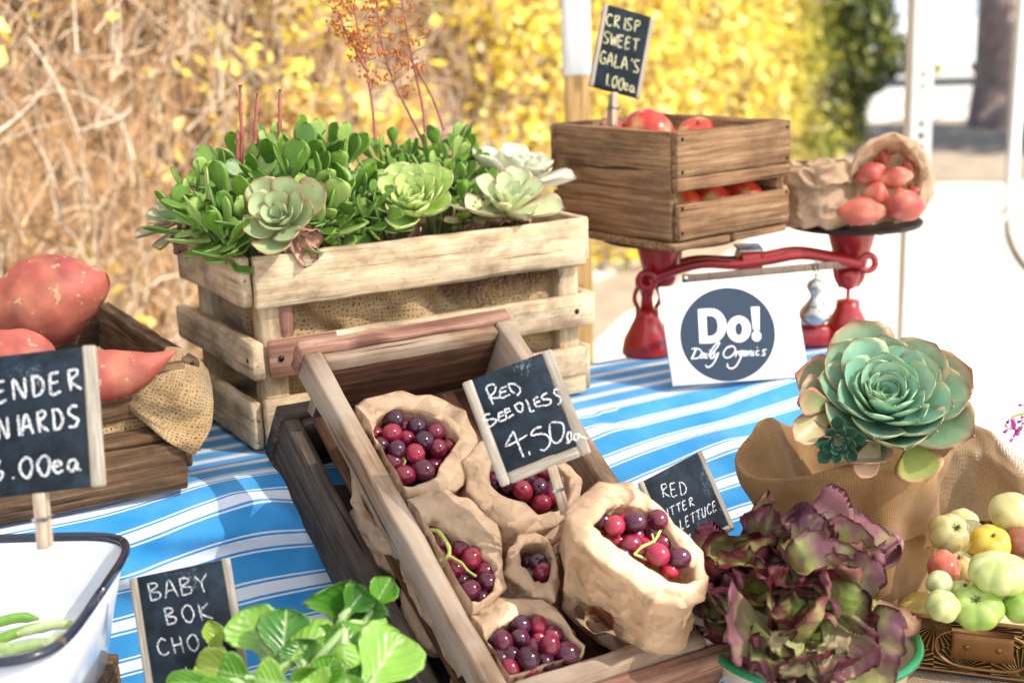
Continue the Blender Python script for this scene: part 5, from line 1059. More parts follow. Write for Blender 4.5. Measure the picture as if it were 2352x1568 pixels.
def scale():
    F0 = onz(1487, 812, T); F1 = onz(1945, 790, T); F1 = V(F1[0], F1[1], T); d = nz(F1-F0); nb = V(d[1], -d[0], 0); D = np.linalg.norm(F1-F0); print('SCALE', F0, F1, D)
    PZ = AZ-.004
    t = thing('balance_scale', 'antique red cast iron balance scale under the apple crate', 'scale', (F0+F1)/2)
    bell = [(.001, 0), (.036, 0), (.0375, .004), (.034, .022), (.024, .042), (.0175, .055), (.0165, .066), (.001, .067)]
    m = MB(); lathe(m, bell, F0, 30); build('foot', m, M['red'], t); m = MB(); lathe(m, bell, F1, 30); build('foot', m, M['red'], t)
    m = MB(); m0 = F0-nb*.02+d*.03; plank(m, m0+EZ*.001, d*(D-.06), nb*.045, EZ*.034, ch=.006, rough=.0006); build('base_bar', m, M['red'], t)
    # left pillar with brackets, right thin rod
    m = MB(); lathe(m, [(.001, .064), (.010, .066), (.008, .085), (.012, .098), (.017, .102), (.017, .106), (.010, .110), (.008, .115)], F0, 22)
    for k in (-1, 1): tube(m, spline([F0+d*.013*k+EZ*.068, F0+d*.019*k+EZ*.085+nb*.004, F0+d*.012*k+EZ*.104], 4), .0032, 8)
    build('pillar', m, M['red'], t)
    m = MB(); tube(m, [F1+EZ*.06, F1+EZ*.10], .0028, 10); lathe(m, [(.002, .082), (.011, .086), (.015, .094), (.018, .104), (.016, .112), (.002, .114)], F1, 18)
    tube(m, spline([F1+EZ*.088-d*.010, F1+EZ*.102-d*.017, F1+EZ*.120-d*.02], 3), .005, 8); tube(m, spline([F1+EZ*.088+d*.010, F1+EZ*.102+d*.019, F1+EZ*.122+d*.018], 3), .006, 8); build('pillar', m, M['red'], t)
    PR = onz(1960, 512, PZ); PR = V(PR[0], PR[1], T); PL = V(*(af(.105, .105, 0)[:2]), T)
    for c, b in ((F0, PL), (F1, PR)):
        m = MB(); c2 = V(b[0]*.6+c[0]*.4, b[1]*.6+c[1]*.4, T); lathe(m, [(.001, .100), (.020, .101), (.023, .108), (.029, .135), (.036, PZ-T-.007), (.036, PZ-T-.004), (.001, PZ-T-.004)], (c+d*0 if False else c2), 28, nf=None); build('cone', m, M['red'], t)
    # arched beams
    for k in (-1, 1):
        m = MB(); o = nb*.016*k; za = .128
        tube(m, spline([F0+EZ*.110+o, F0+d*.02+EZ*.120+o, F0+d*D*.25+EZ*.133+o, F0+d*D*.42+EZ*.130+o, F0+d*D*.58+EZ*.134+o, F0+d*D*.75+EZ*.140+o, F1-d*.02+EZ*.130+o, F1+d*.016+EZ*.122+o], 5), [.0074]*36, 10); build('beam', m, M['red'], t)
    for c, zz in ((F0-d*.004+nb*.02, .113), (F1+d*.022+nb*.018, .124)):
        m = MB(); tube(m, [c+EZ*zz+nb*0+(d*cos(a)+EZ*sin(a))*.0115 for a in np.linspace(0, 2*pi, 20)], .005, 8); build('ring', m, M['red'], t)
    m = MB(); c = F0+d*D*.5; plank(m, c-d*.017+nb*.021+EZ*.112, d*.034, -nb*.042, EZ*.034, ch=.004, rough=.0003); build('centre_block', m, M['red'], t)
    m = MB(); plank(m, c-d*.019+nb*.019+EZ*.1475, d*.038, -nb*.036+EZ*.004, EZ*.003, ch=.0008); build('maker_plate', m, M['silver'], t)
    # plates
    m = MB(); lathe(m, [(.001, -.004), (.098, -.003), (.101, .001), (.101, .004), (.097, .0035), (.001, .0015)], V(PR[0], PR[1], PZ), 48); build('plate', m, M['iron'], t)
    m = MB(); lathe(m, [(.001, -.004), (.098, -.003), (.101, .0005), (.101, .0015), (.097, .0020), (.001, .0010)], V(PL[0], PL[1], PZ), 48); build('plate', m, M['iron'], t)
    # ruler beam with notches
    dq = 1.95; a = at(1568, 640, dq); b = at(1975, 603, depth(F1)-.035); a = V(*a); e = nz(b-a); L = np.linalg.norm(b-a); up = nz(EZ-e*np.dot(e, EZ)); fn_ = np.cross(e, up); fn_ = fn_ if np.dot(fn_, CAM-a) > 0 else -fn_
    m = MB(); n = 60; h = .0115
    for side in (1, -1):
        o = a+fn_*.0013*side; vs = []; fs = []
        for i in range(2*n+1): vs += [o+e*L*i/(2*n)-up*h/2, o+e*L*i/(2*n)+up*(h/2-(.0013 if i % 2 and 4 < i < 2*n-8 else 0))]
        for i in range(2*n): fs.append((2*i, 2*i+2, 2*i+3, 2*i+1))
        m.add(vs, fs)
    k = len(m.v)//2
    m.f += [(i, i+1, i+1+k, i+k) if False else (i, i+2, i+2+k, i+k) for i in range(0, k-2)]
    ru = build('ruler', m, M['brassbar'], t, smooth=False)
    m = MB()
    for i in range(36): q = a+e*L*(.06+.88*i/36)+fn_*.0015; box(m, q-up*h*.42, e*.0006, up*(h*.55 if i % 5 == 0 else h*.32), fn_*.0002)
    build('graduations', m, M['iron'], ru, smooth=False)
    for q in (a+e*.004, b-e*.005): m = MB(); lathe(m, [(.0001, .004), (.003, .0035), (.0042, .001), (.0042, -.002), (.0001, -.002)], q, 14, fn_); build('screw', m, M['silver'], ru)
    # hanging poise
    hk = onp(1874, 612, a, fn_); t2 = thing('poise_weight', 'worn silver gourd shaped weight hanging from the scale ruler', 'scale weight', hk-EZ*.08); s = 1.82/3267*1.02
    c = V(hk[0], hk[1], 0)+nz(fn_*V(1, 1, 0))*.0
    zt = at(1869, 640, depth(hk))[2]; zb = at(1869, 756, depth(hk))[2]; H = zt-zb
    m = MB(); lathe(m, [(.0001, 0), (.30*H*.35, .02*H), (.44*H*.62, .12*H), (.44*H*.74, .22*H), (.44*H*.68, .34*H), (.44*H*.42, .48*H), (.44*H*.24, .58*H), (.44*H*.22, .66*H), (.44*H*.36, .76*H), (.44*H*.42, .84*H), (.44*H*.34, .92*H), (.44*H*.12, .99*H), (.0001, H)], V(c[0], c[1], zb), 28); build('body', m, M['silver'], t2)
    m = MB(); cc = V(c[0], c[1], zt+.004); tube(m, spline([cc-EZ*.004, cc+e*.0045+EZ*.006, cc+e*.001+EZ*.018+fn_*.004, cc-e*.004+EZ*.022+fn_*.004, cc-e*.004+EZ*.008+fn_*.003, cc-EZ*.004], 5), .0011, 7); build('hook', m, M['wire'], t2)
    return PR, PZ+.004
PRc, PTOP = scale()
# bags and potatoes on the right plate
cb = at(1885, 440, 2.09); cb = V(cb[0], cb[1], PTOP)
bag('upright rolled paper bag beside the apple crate on the scale plate', cb+EZ*.088-V(.005, 0, 0), V(.034, .008, 0), V(-.006, .030, .0), cb+EZ*.001, 1.25, .9, 21, group='paper bags on the scale', crk=1.2)
mo = at(2035, 425, 2.07); bb = at(2062, 435, 2.18); nbg = nz(mo-bb)
bag('open paper bag lying on its side, potatoes tumbling out onto the scale plate', mo, V(.050, .004, .004), V(-.005, -.016, .060), V(bb[0], bb[1], bb[2]+.004), .9, .7, 22, group='paper bags on the scale', crk=1.2)
def potato(label, path, rad, seed):
    pts = [at(*p) for p in path]; dm = path[0][2]; c_ = sum(pts)/len(pts); rad = [max(q, max(rad)*.72)*1.12 for q in rad] if seed != 32 else rad; m = MB()
    spud(m, pts, [q*dm/3267 for q in rad], 26, .5, 22, lambda p, i, j: p+nz(p-c_)*.0028*ns(p, 32, seed))
    m.c = [mixc(mixc((.36, .045, .04), (.54, .12, .07), .5+ns(p, 30, seed)), (.68, .34, .2), max(0, ns(p, 55, seed+2))) for p in m.v]
    tag(build('potato', m, M['pot'], base=min(m.v, key=lambda q: q[2])), label, 'potato', 'red potatoes on the scale plate')
E1 = [3, 24, 30, 31, 29, 22, 3]
potato('oblong potato lying lowest at the front left of the scale plate', [(1921, 488, 2.02), (1930, 487, 2.02), (1950, 487, 2.02), (1978, 486, 2.02), (2006, 486, 2.02), (2026, 484, 2.02), (2037, 484, 2.02)], E1, 31)
potato('heart shaped potato at the front right of the scale plate', [(2062, 432, 2.03), (2065, 438, 2.03), (2070, 452, 2.03), (2076, 470, 2.02), (2080, 484, 2.02), (2082, 500, 2.02), (2082, 510, 2.02)], [14, 22, 32, 40, 46, 46, 40], 32)
potato('round potato resting between the two front potatoes', [(1982, 446, 2.04), (1986, 446, 2.04), (1998, 446, 2.04), (2010, 448, 2.04), (2022, 450, 2.04), (2038, 452, 2.04), (2042, 452, 2.04)], [3, 15, 25, 29, 27, 16, 3], 33)
potato('upper left orange potato just inside the open bag', [(1968, 418, 2.05), (1972, 415, 2.05), (1985, 408, 2.05), (2000, 400, 2.05), (2016, 391, 2.05), (2030, 384, 2.05), (2035, 382, 2.05)], [3, 15, 22, 24, 22, 15, 3], 34)
potato('upper right kinked potato in the bag mouth', [(2018, 422, 2.05), (2024, 418, 2.05), (2040, 413, 2.05), (2060, 408, 2.05), (2078, 404, 2.05), (2090, 405, 2.05), (2098, 407, 2.05)], [3, 15, 22, 22, 22, 18, 3], 35)
potato('dark potato deep in the open bag at the left', [(1968, 385, 2.08), (1972, 385, 2.08), (1982, 383, 2.08), (1992, 381, 2.08), (2000, 380, 2.08)], [3, 18, 23, 20, 3], 36)
potato('topmost potato in the shade of the open bag', [(2002, 366, 2.085), (2006, 366, 2.085), (2020, 362, 2.085), (2034, 360, 2.085), (2046, 358, 2.085)], [3, 16, 22, 18, 3], 37)
potato('purple potato deep in the bag at the right', [(2070, 390, 2.085), (2074, 390, 2.085), (2082, 388, 2.085), (2092, 386, 2.085), (2102, 386, 2.085)], [3, 16, 22, 18, 3], 38)
potato('potato wedged low in the right side of the bag mouth', [(2085, 430, 2.08), (2088, 430, 2.08), (2092, 440, 2.08), (2096, 450, 2.08), (2100, 452, 2.08)], [3, 16, 20, 16, 3], 39)
# ---------------- big echeveria in burlap
EC = at(2020, 966, 1.545); pb_ = V(EC[0]-.018, EC[1]+.03, ZL+.002)
WC = V(EC[0]-.024, EC[1]+.02, EC[2]-.040); P = []; Gc = []; n = 110
for i, (rk, hk_, drop) in enumerate(((.30, -.10, .2), (.55, -.075, .4), (.80, -.045, .7), (.95, -.014, .95), (1., 0, 1), (1.03, .001, 1), (1.04, -.006, 1), (1.02, -.02, .95), (.96, -.038, .8), (.90, -.06, .6), (.87, -.09, .4), (.86, -.13, .2), (.85, -.17, .1), (.86, -.20, 0), (.84, -.25, 0), (.6, -.27, 0))):
    row = []; gr = []
    for j in range(n):
        th = 2*pi*j/n; c, s_ = cos(th), sin(th); lf_ = math.exp(-((th-3.45)/.62)**2); rf_ = math.exp(-((th-5.3)/.5)**2)
        R = .092+.012*c+.058*lf_*drop+.010*sin(th*3+1)*drop; z = WC[2]+hk_+drop*(.034*math.exp(-((th-2.75)/.45)**2)-.012*lf_+.014*math.exp(-((th-4.55)/.35)**2)-.006*rf_+.02*math.exp(-((th-1.2)/.8)**2))
        z = max(z, ZL+.004); p = V(WC[0]+R*rk*c, WC[1]+R*rk*s_*.82, z); p = p+V(c, s_, .3)*(.016*ns(p, 12, 3)+.008*abs(ns(p, 30, 4))+.010*sin(th*6+hk_*26+2*ns(p, 9, 7))*min(1, -hk_*12)); row.append(p); gr.append((th*.09, hk_, 0))
    P.append(row); Gc.append(gr)
m = MB(); m.grid(P, Gc, cv=True); tag(build('burlap_wrap', m, M['burlap_fine'], base=pb_, solid=.0016, sub=1), 'fine brown burlap wrapped loosely round the big succulent pot', 'burlap')
m = MB(); lathe(m, [(.001, 0), (.05, 0), (.066, .13), (.066, .135), (.06, .135), (.055, .12), (.001, .118)], pb_+EZ*.004, 30); tag(build('plant_pot', m, M['soil'], base=pb_), 'dark pot with soil hidden inside the burlap wrap', 'pot')
def ecr(t, x, f, i):
    r_ = ns(V(i*1.7, 3, 1), 1.); c = mixc((.30, .58, .42), (.22, .46, .32), f); c = mixc(c, (.24, .38, .15), max(0, f-.55)*1.4); pk = max(0, f-.82)*1.6+r_*.9
    c = mixc(c, (.52, .22, .15), max(0, min(.75, pk))*max(0, t-.25)*1.1); e = max(abs(x)**5, max(0, (t-.88)/.12)**1.5); ed = mixc((.42, .56, .30), (.58, .16, .12), min(1, max(0, f-.5)*2.)); return mixc(mixc(c, (.3, .5, .34), (1-t)*.4), ed, min(1, e*1.3)*.9)
ech = rosette('giant_echeveria', 'giant blue green rosette succulent with pink edged leaves in burlap', EC, (-.03, -.64, .77), .105, 44, ecr, 9, wl=.72, th=.0048, e0=84, e1=10, cup=.42, curl=.45, hgt=.034, pw=.7, lmin=.18, mat='leaf')
def leafpx(mb, b, tp, wpx, pf, col, up=None, **k):
    B, Tp = at(*b), at(*tp); L = np.linalg.norm(Tp-B); leaf(mb, B, Tp-B, (CAM-B) if up is None else up, L*1.04, wpx*b[2]/3267, pf=pf, col=col, **k)
m = MB()
oc = lambda c1, c2: (lambda t, x: mixc(mixc(c1, c2, min(1, t*1.1)), (.55, .14, .12), max(abs(x)**6, max(0, (t-.9)/.1))*.8))
leafpx(m, (2010, 1010, 1.50), (1985, 1078, 1.46), 62, 'ech', oc((.45, .4, .2), (.62, .40, .24)), th=.003, cup=.3, curl=-.4, nt=9, nx=4)
leafpx(m, (2090, 1010, 1.50), (2118, 1092, 1.46), 115, 'jade', oc((.35, .42, .1), (.42, .45, .12)), th=.003, cup=.25, curl=-.3, nt=9, nx=4)
leafpx(m, (1900, 950, 1.50), (1840, 1000, 1.46), 75, 'ech', oc((.4, .35, .18), (.50, .42, .2)), th=.003, cup=.5, curl=-.3, nt=9, nx=4)
leafpx(m, (1900, 930, 1.50), (1815, 915, 1.47), 70, 'ech', oc((.2, .3, .12), (.42, .3, .15)), th=.003, cup=.4, curl=.4, nt=9, nx=4)
build('outer_leaves', m, M['leaf'], ech)
m = MB(); tube(m, [V(pb_[0], pb_[1], pb_[2]+.12), EC-EZ*.02, EC+V(0, -.005, .01)], .012, 12, (.2, .2, .1)); build('stem', m, M['stem'], ech)
rosette('baby_echeveria', 'small dark green offset rosette under the giant echeveria', at(1925, 1008, 1.470), (-.2, -.95, .1), .029, 22, ecol((.025, .09, .055), (.04, .14, .09), (.06, .16, .09), .5), 14, wl=.55, th=.0022, e0=84, e1=30, cup=.4)
# open weave sack behind
P = []; Gc = []
sk0 = at(2150, 1165, 1.66)
for i in range(61):
    row = []; gr = []
    for j in range(41):
        x, y = i/60, j/40; u = 2130+330*x; top = np.interp(x, [0, .1, .25, .45, .62, .8, 1], [1010, 975, 962, 990, 1045, 1070, 1090]); v = 1195+(top-1195)*sin(min(1, y/.72)*pi/2); dd = 1.66+(.10*max(0, y-.35)/.65)+.03*sin(x*7)
        q = at(u, v, dd); q = q+CR*0+nz(CAM-q)*(.020*ns(V(x*3, y*3, 0), 1.)+.008*ns(V(x*9+y*4, y*6, 4), 1.)+.03*sin(y*pi*.75)); row.append(q); gr.append((x*.17, y*.13, 0))
    P.append(row); Gc.append(gr)
m = MB(); m.grid(P, Gc); tag(build('burlap_sack', m, M['burlap_hole'], base=(sk0[0], sk0[1], ZL)), 'open weave burlap sacking bunched behind the tomatoes with light through its holes', 'burlap')
# magenta flower at the right edge
fc = at(2340, 968, 1.72); t = thing('magenta_flower', 'magenta flower sprig poking in at the right edge', 'flower', fc); m = MB(); m2 = MB(); r = random.Random(3)
tube(m, spline([at(2322, 958, 1.72), at(2352, 950, 1.72), at(2400, 960, 1.72), at(2440, 1000, 1.72), at(2450, 1100, 1.72), V(*at(2450, 1100, 1.72)[:2], ZL)], 4), .0016, 6, (.45, .38, .12)); build('stem', m, M['stem'], t)
for (u, v) in ((2318, 962), (2324, 975), (2334, 972), (2338, 985), (2346, 975), (2330, 1005), (2350, 965), (2352, 930), (2344, 990), (2316, 985), (2360, 950), (2370, 975), (2380, 940)):
    q = at(u, v, 1.72)
    for k in range(3): leaf(m2, q, V(r.gauss(-.3, 1), r.gauss(0, .6), r.gauss(-.3, 1)), CAM-q, .008, .0045, .0008, 'jade', .2, .2, 5, 2, col=lambda *a: mixc((.42, .01, .32), (.6, .35, .3), .8*(k == 2)))
build('petals', m2, M['stem'], t)
# ---------------- riser, lettuce basin
ba = onz(1866, 1470, .838); rB = .103; print('BASIN', ba)
rz = V(ba[0]-rB*.55, ba[1]-.16, 0); rA, rBv = V(.60, -.05, 0), V(.04, .46, 0)
m = MB(); plank(m, V(rz[0], rz[1], ZF+.006), rA, rBv, V(0, 0, ZL-ZF-.012), ch=.003); tag(build('riser_box', m, M['potato_wood'], base=rz+EZ*ZF), 'low wooden riser box under the burlap cover', 'box')
m = MB(); m.grid([[V(rz[0], rz[1], 0)+rA*(-.02+1.04*i/60)+rBv*(-.02+1.04*j/44)+EZ*(ZL-.001+.0015*ns(V(i*.3, j*.3, 0), 1)-(.02 if i in (0, 60) or j in (0, 44) else 0)) for j in range(45)] for i in range(61)], [[(i*.0104, j*.0109, 0) for j in range(45)] for i in range(61)])
tag(build('burlap_cover', m, M['burlap_floor'], base=V(rz[0], rz[1], ZL-.01)), 'coarse woven burlap cover under the tomato tray', 'table cover')
t = thing('enamel_basin', 'round cream enamel basin with chipped green rim holding lettuce', 'basin', V(ba[0], ba[1], ZL)); rp = [(.001, .002), (rB*.72, .002), (rB*.76, .008), (rB*.93, .078), (rB*.99, .086), (rB*.96, .088), (rB*.90, .078), (rB*.73, .012), (.001, .008)]
m = MB(); lathe(m, rp, V(ba[0], ba[1], ZL), 56); build('bowl', m, M['cream'], t)
m = MB(); c_ = V(ba[0], ba[1], ZL+.088); n = 72; tube(m, [c_+V(cos(a), sin(a), 0)*rB*.985 for a in np.linspace(0, 2*pi, n)], [.0048+.0006*ns(V(i*.3, 0, 0), 1.) for i in range(n)], 10); build('rim', m, M['greenrim'], t)
def lcol(purp, gr, seed, pth=.35):
    def f(t, x):
        k = min(1, max(0, (t-pth-.14)*1.9+abs(x)*.5+.8*ns(V(t*3, x*3, seed), 1.))); c = mixc(gr, purp, k); e = max(0, abs(x)-.9)*8+max(0, t-.96)*15; return mixc(c, (.10, .012, .02), min(.6, e))
    return f
def lettuce(label, cen, axis, R, n, seed, purps, greens, e0=85, e1=5, extra=()):
    cen = V(*cen); t = thing('red_lettuce', label, 'lettuce', cen-nz(axis)*.02, 'heads of red butter lettuce'); r = random.Random(seed); ax = nz(axis); u = perp(ax, (1, 0, 0)); v = np.cross(ax, u); m = MB()
    for i in range(n):
        f = i/(n-1); az = i*2.39996+r.gauss(0, .25); el = radians(e0+(e1-e0)*f**.9+r.gauss(0, 9)); L = R*(.55+.55*f**.8)*r.uniform(.85, 1.12); rd = u*cos(az)+v*sin(az); tp_ = cen+(rd*cos(el)+ax*sin(el))*L; uu_ = CX+FPX*np.dot(tp_-CAM, CR)/depth(tp_); L *= .5 if uu_ > 2085 else 1.
        rv = (r.uniform(1.0, 1.3), r.uniform(.2, .5), r.uniform(.4, 1.3)*(1 if f < .5 else r.choice((.3, -.9, -1.3, .6))), r.choice(purps), r.choice(greens), r.uniform(1., 1.9), r.gauss(0, .35))
        for _t in range(3):
            q_ = MB(); leaf(q_, cen+ax*.012*(1-f)+rd*.004, rd*cos(el)+ax*sin(el), ax, L, L*rv[0], .0008, 'fan', rv[1], rv[2], 20, 10, col=lcol(rv[3], rv[4], i+seed), ruf=R*.10*(.5+f*.8), rufn=rv[5], seed=i*3.1+seed, twist=rv[6])
            if max(CX+FPX*np.dot(V(p)-CAM, CR)/depth(p) for p in q_.v) < 2150: break
            L *= .68
        m.add(q_.v, q_.f, q_.g, q_.c)
    for e in extra:
        b, tp, w_, pc, gc, cu, sd = e; leafpx(m, b, tp, w_, 'fan', lcol(pc, gc, sd, .25), th=.0008, cup=.35, curl=cu, nt=20, nx=11, ruf=.010, rufn=1.5, seed=sd, twist=.2)
    build('leaves', m, M['lettuce'], t)
PU = [(.085, .010, .016), (.17, .032, .038), (.26, .075, .085), (.12, .020, .035)]; PL_ = [(.46, .20, .22), (.38, .16, .12), (.30, .12, .08)]; GR = [(.44, .58, .12), (.55, .55, .17), (.36, .52, .09)]
lettuce('dark tightly ruffled lettuce head at the back left of the basin', at(1725, 1365, 1.385), (-.1, -.4, .9), .080, 16, 51, PU, GR, extra=[((1745, 1290, 1.38), (1775, 1160, 1.37), 130, (.13, .04, .05), (.3, .28, .1), .5, 3.), ((1770, 1310, 1.36), (1880, 1195, 1.38), 130, (.14, .05, .07), (.3, .3, .1), .4, 8.)])
lettuce('pale mauve and green lettuce head arching over the top right of the basin', at(1915, 1365, 1.39), (.05, -.3, .95), .092, 13, 52, PL_, GR, e1=0, extra=[((1940, 1390, 1.33), (1960, 1205, 1.36), 250, (.36, .17, .21), (.22, .32, .08), -1.3, 11.), ((1870, 1330, 1.38), (1800, 1225, 1.38), 140, (.22, .1, .1), (.3, .38, .12), -.6, 17.)])
lettuce('burgundy lettuce head at the front middle of the basin', at(1835, 1465, 1.325), (-.05, -.62, .78), .088, 15, 53, PU+[(.26, .11, .13)], GR+[(.5, .45, .18)], extra=[((1700, 1440, 1.31), (1660, 1330, 1.31), 95, (.10, .02, .03), (.2, .2, .06), -.7, 23.), ((1735, 1430, 1.30), (1790, 1590, 1.24), 120, (.11, .025, .035), (.45, .5, .15), .6, 27.),
        ((1900, 1400, 1.31), (1975, 1480, 1.27), 110, (.13, .035, .045), (.3, .3, .1), -.7, 31.), ((1890, 1420, 1.29), (1960, 1540, 1.25), 150, (.20, .07, .085), (.3, .28, .1), -.4, 35.), ((1850, 1470, 1.29), (1800, 1500, 1.25), 120, (.50, .40, .20), (.5, .5, .2), -.6, 39.), ((1850, 1500, 1.27), (1920, 1535, 1.26), 140, (.50, .38, .2), (.52, .46, .2), -.6, 41.)])
# ---------------- tomato tray
f0 = onz(2108, 1408, ZL+.066); f1 = onz(2352, 1436, ZL+.066); tx = nz(f1-f0); ty = V(-tx[1], tx[0], 0); TB = V(f0[0], f0[1], ZL+.003); LT, DT, HT = .34, .30, .062; print('TRAY', f0, f1, ty)
def tf(x, y, z): return TB+tx*x+ty*y+EZ*z
t = thing('brass_tray', 'embossed brass tray with a drop handle, full of heirloom tomatoes', 'tray', tf(LT/2-.03, DT/2, 0))
def wall(o, a, b, nm):
    m = MB(); n = 30; L = np.linalg.norm(a); out = nz(np.cross(a, b)); m.grid([[o+a*i/n+b*j/8+out*.003*(j/8)**2 for j in range(9)] for i in range(n+1)], [[(L*i/n, j*HT/8, 0) for j in range(9)] for i in range(n+1)]); build(nm, m, M['brass'], t, solid=.0016)
wall(tf(-.04, 0, 0), tx*LT, EZ*HT, 'side_panel'); wall(tf(-.04, DT, 0), tx*LT, EZ*HT, 'side_panel'); wall(tf(-.04, DT, 0), -ty*DT, EZ*HT, 'side_panel'); wall(tf(LT-.04, 0, 0), ty*DT, EZ*HT, 'side_panel')
m = MB(); plank(m, tf(-.038, .002, .0), tx*(LT-.004), ty*(DT-.004), EZ*.002, ch=.0004); build('bottom', m, M['brass_plain'], t)
m = MB(); rl = [tf(-.042, -.003, HT), tf(LT-.038, -.003, HT), tf(LT-.038, DT+.003, HT), tf(-.042, DT+.003, HT), tf(-.042, -.003, HT)]
for i in range(4): tube(m, [rl[i]+(rl[i+1]-rl[i])*k/8 for k in range(9)], .0022, 8)
tube(m, [tf(-.04, -.001, .002), tf(LT-.04, -.001, .002)], .0018, 8); build('rim', m, M['brass_plain'], t)
hx = np.dot(onz(2215, 1460, ZL+.04)-TB, tx)-.012
m = MB(); plank(m, tf(hx, -.0065, .020), tx*.062, EZ*.032, ty*.003, ch=.001, rough=.0002); hp_ = build('handle_plate', m, M['brass_plain'], t)
m = MB(); tube(m, [tf(hx, -.0085, .053), tf(hx+.062, -.0085, .053)], .0032, 10)
for k in (.015, .047): lathe(m, [(.0005, .001), (.003, .0008), (.0032, -.001)], tf(hx+k, -.0068, .034), 12, -ty)
build('hinge', m, M['brass_plain'], hp_)
m = MB(); tube(m, spline([tf(hx+.002, -.009, .053), tf(hx-.013, -.010, .045), tf(hx-.015, -.011, .03), tf(hx-.003, -.012, .018), tf(hx+.015, -.012, .014), tf(hx+.05, -.012, .014), tf(hx+.068, -.012, .018), tf(hx+.078, -.011, .03), tf(hx+.075, -.010, .045), tf(hx+.06, -.009, .053)], 4), .0016, 8); build('handle', m, M['brass_plain'], t)
cream = ((.62, .51, .19), (.68, .60, .28)); 
def tom(label, c, R, sc, cols, nl, rib, dim, axv, seed, d, caly=True, cen=None):
    u, v = c6(c); p = at(u, v, d); R = R/2.906*d/3267*.98; ax = nz(V(*axv)); uu = perp(ax, (1, 0, 0)); vv = np.cross(ax, uu); cA, cB_ = cols
    t = thing('heirloom_tomato', label, 'tomato', p-EZ*R*sc[2], 'heirloom tomatoes in the brass tray'); m = MB(); fn = fruit_fn(nl, rib, dim, seed, .34)
    blob(m, p, (R*sc[0], R*sc[1], R*sc[2]), 56, 26, fn, [uu, vv, ax], lambda dd, th, ph: mixc(mixc(cA, cB_, .5+.9*ns(dd, 1.6, seed)), tuple(q*.62 for q in cA), max(0, .35-abs(cos(nl*.5*ph+seed)))*1.2*sin(th)))
    build('fruit', m, M['tomato'], t)
    if caly:
        m = MB()
        for k in range(6):
            a = k*1.05+seed; rd = uu*cos(a)+vv*sin(a); leaf(m, p+ax*R*sc[2]*.72+rd*.001, rd*.9+ax*.35, ax, R*.36, R*.09, .0007, 'ech', .2, -.5, 6, 2, col=lambda *a_: (.10, .12, .03), ruf=.001, seed=k)
        tube(m, [p+ax*R*sc[2]*.7, p+ax*R*sc[2]*1.0+uu*.001], .0016, 7, (.12, .12, .04)); build('calyx', m, M['stem'], t)
tom('big cream tomato highest at the right edge above the tray', (2262, 385), 142, (1, 1, .84), cream, 4, .05, .06, (-.1, -.75, .5), 1, 1.50, False)
tom('large ribbed cream tomato at the back left of the tray', (1860, 530), 140, (1.05, 1.05, .85), cream, 6, .12, .3, (.25, -.65, .75), 2, 1.52)
tom('cream tomato behind the ribbed one at the tray back', (1945, 450), 105, (1, 1, .85), cream, 5, .07, .1, (0, -.3, 1), 3, 1.57, False)
tom('smooth cream tomato lobe right of the ribbed one', (1990, 545), 118, (1, 1, .9), cream, 4, .06, .1, (0, -.5, .8), 4, 1.53, False)
tom('yellow tomato with a dark green star shaped calyx', (2125, 590), 132, (1.05, 1.05, .78), ((.66, .42, .03), (.68, .50, .07)), 6, .08, .22, (.0, -.55, .85), 5, 1.47)
tom('brownish red tomato at the right edge beside the yellow one', (2335, 590), 115, (1, 1, .85), ((.26, .07, .04), (.34, .12, .06)), 5, .05, .1, (.3, -.4, .8), 6, 1.48, False)
tom('small yellow tomato behind the brownish red one', (2310, 515), 55, (1, 1, .9), ((.66, .5, .12), (.68, .55, .2)), 4, .05, .1, (0, -.4, .9), 7, 1.51, False)
tom('wide pale green striped tomato in the middle front of the pile', (2185, 790), 205, (1.0, 1.0, .66), ((.46, .52, .15), (.64, .67, .30)), 9, .07, .2, (.05, -.12, 1), 8, 1.395, False)
tom('pinkish red tomato next to the lettuce', (1815, 755), 128, (.85, 1., .9), ((.56, .09, .05), (.62, .22, .13)), 5, .06, .1, (.0, -.4, .9), 9, 1.45, False)
tom('dull yellow tomato between the red and the striped tomatoes', (1935, 740), 105, (.9, .9, 1.), ((.62, .46, .14), (.64, .52, .24)), 5, .08, .25, (-.4, -.4, .8), 10, 1.475)
tom('pale cream green tomato under the pinkish red one', (1790, 860), 92, (1, 1, .9), ((.58, .60, .28), (.6, .62, .34)), 5, .07, .1, (0, -.4, .9), 11, 1.41, False)
tom('small yellow green tomato left of the striped one', (1935, 915), 85, (1, 1, .85), ((.40, .48, .10), (.52, .56, .2)), 6, .08, .25, (.2, -.3, .9), 12, 1.41)
tom('pale yellow green ribbed tomato at the front left tray corner', (1810, 1010), 118, (1, 1, .85), ((.50, .55, .20), (.6, .62, .28)), 6, .09, .1, (.2, -.4, .9), 13, 1.385, False)
tom('bright green ribbed tomato behind the tray rim', (2040, 1020), 172, (1.05, 1., .72), ((.26, .42, .05), (.42, .54, .14)), 7, .10, .3, (-.3, -.5, .85), 14, 1.39)
tom('green tomato at the front right behind the tray handle', (2330, 1015), 120, (1, 1, .9), ((.22, .38, .05), (.34, .48, .10)), 5, .05, .1, (0, -.4, .9), 15, 1.39, False)
tom('orange tomato hidden under the striped one', (2215, 930), 100, (1, 1, .8), ((.5, .25, .04), (.55, .32, .08)), 5, .05, .1, (0, -.4, .9), 16, 1.46, False)
tom('deep orange tomato low between the yellow and striped tomatoes', (1975, 830), 80, (1, 1, .8), ((.55, .16, .03), (.58, .24, .06)), 5, .05, .1, (0, -.4, .9), 17, 1.50, False)
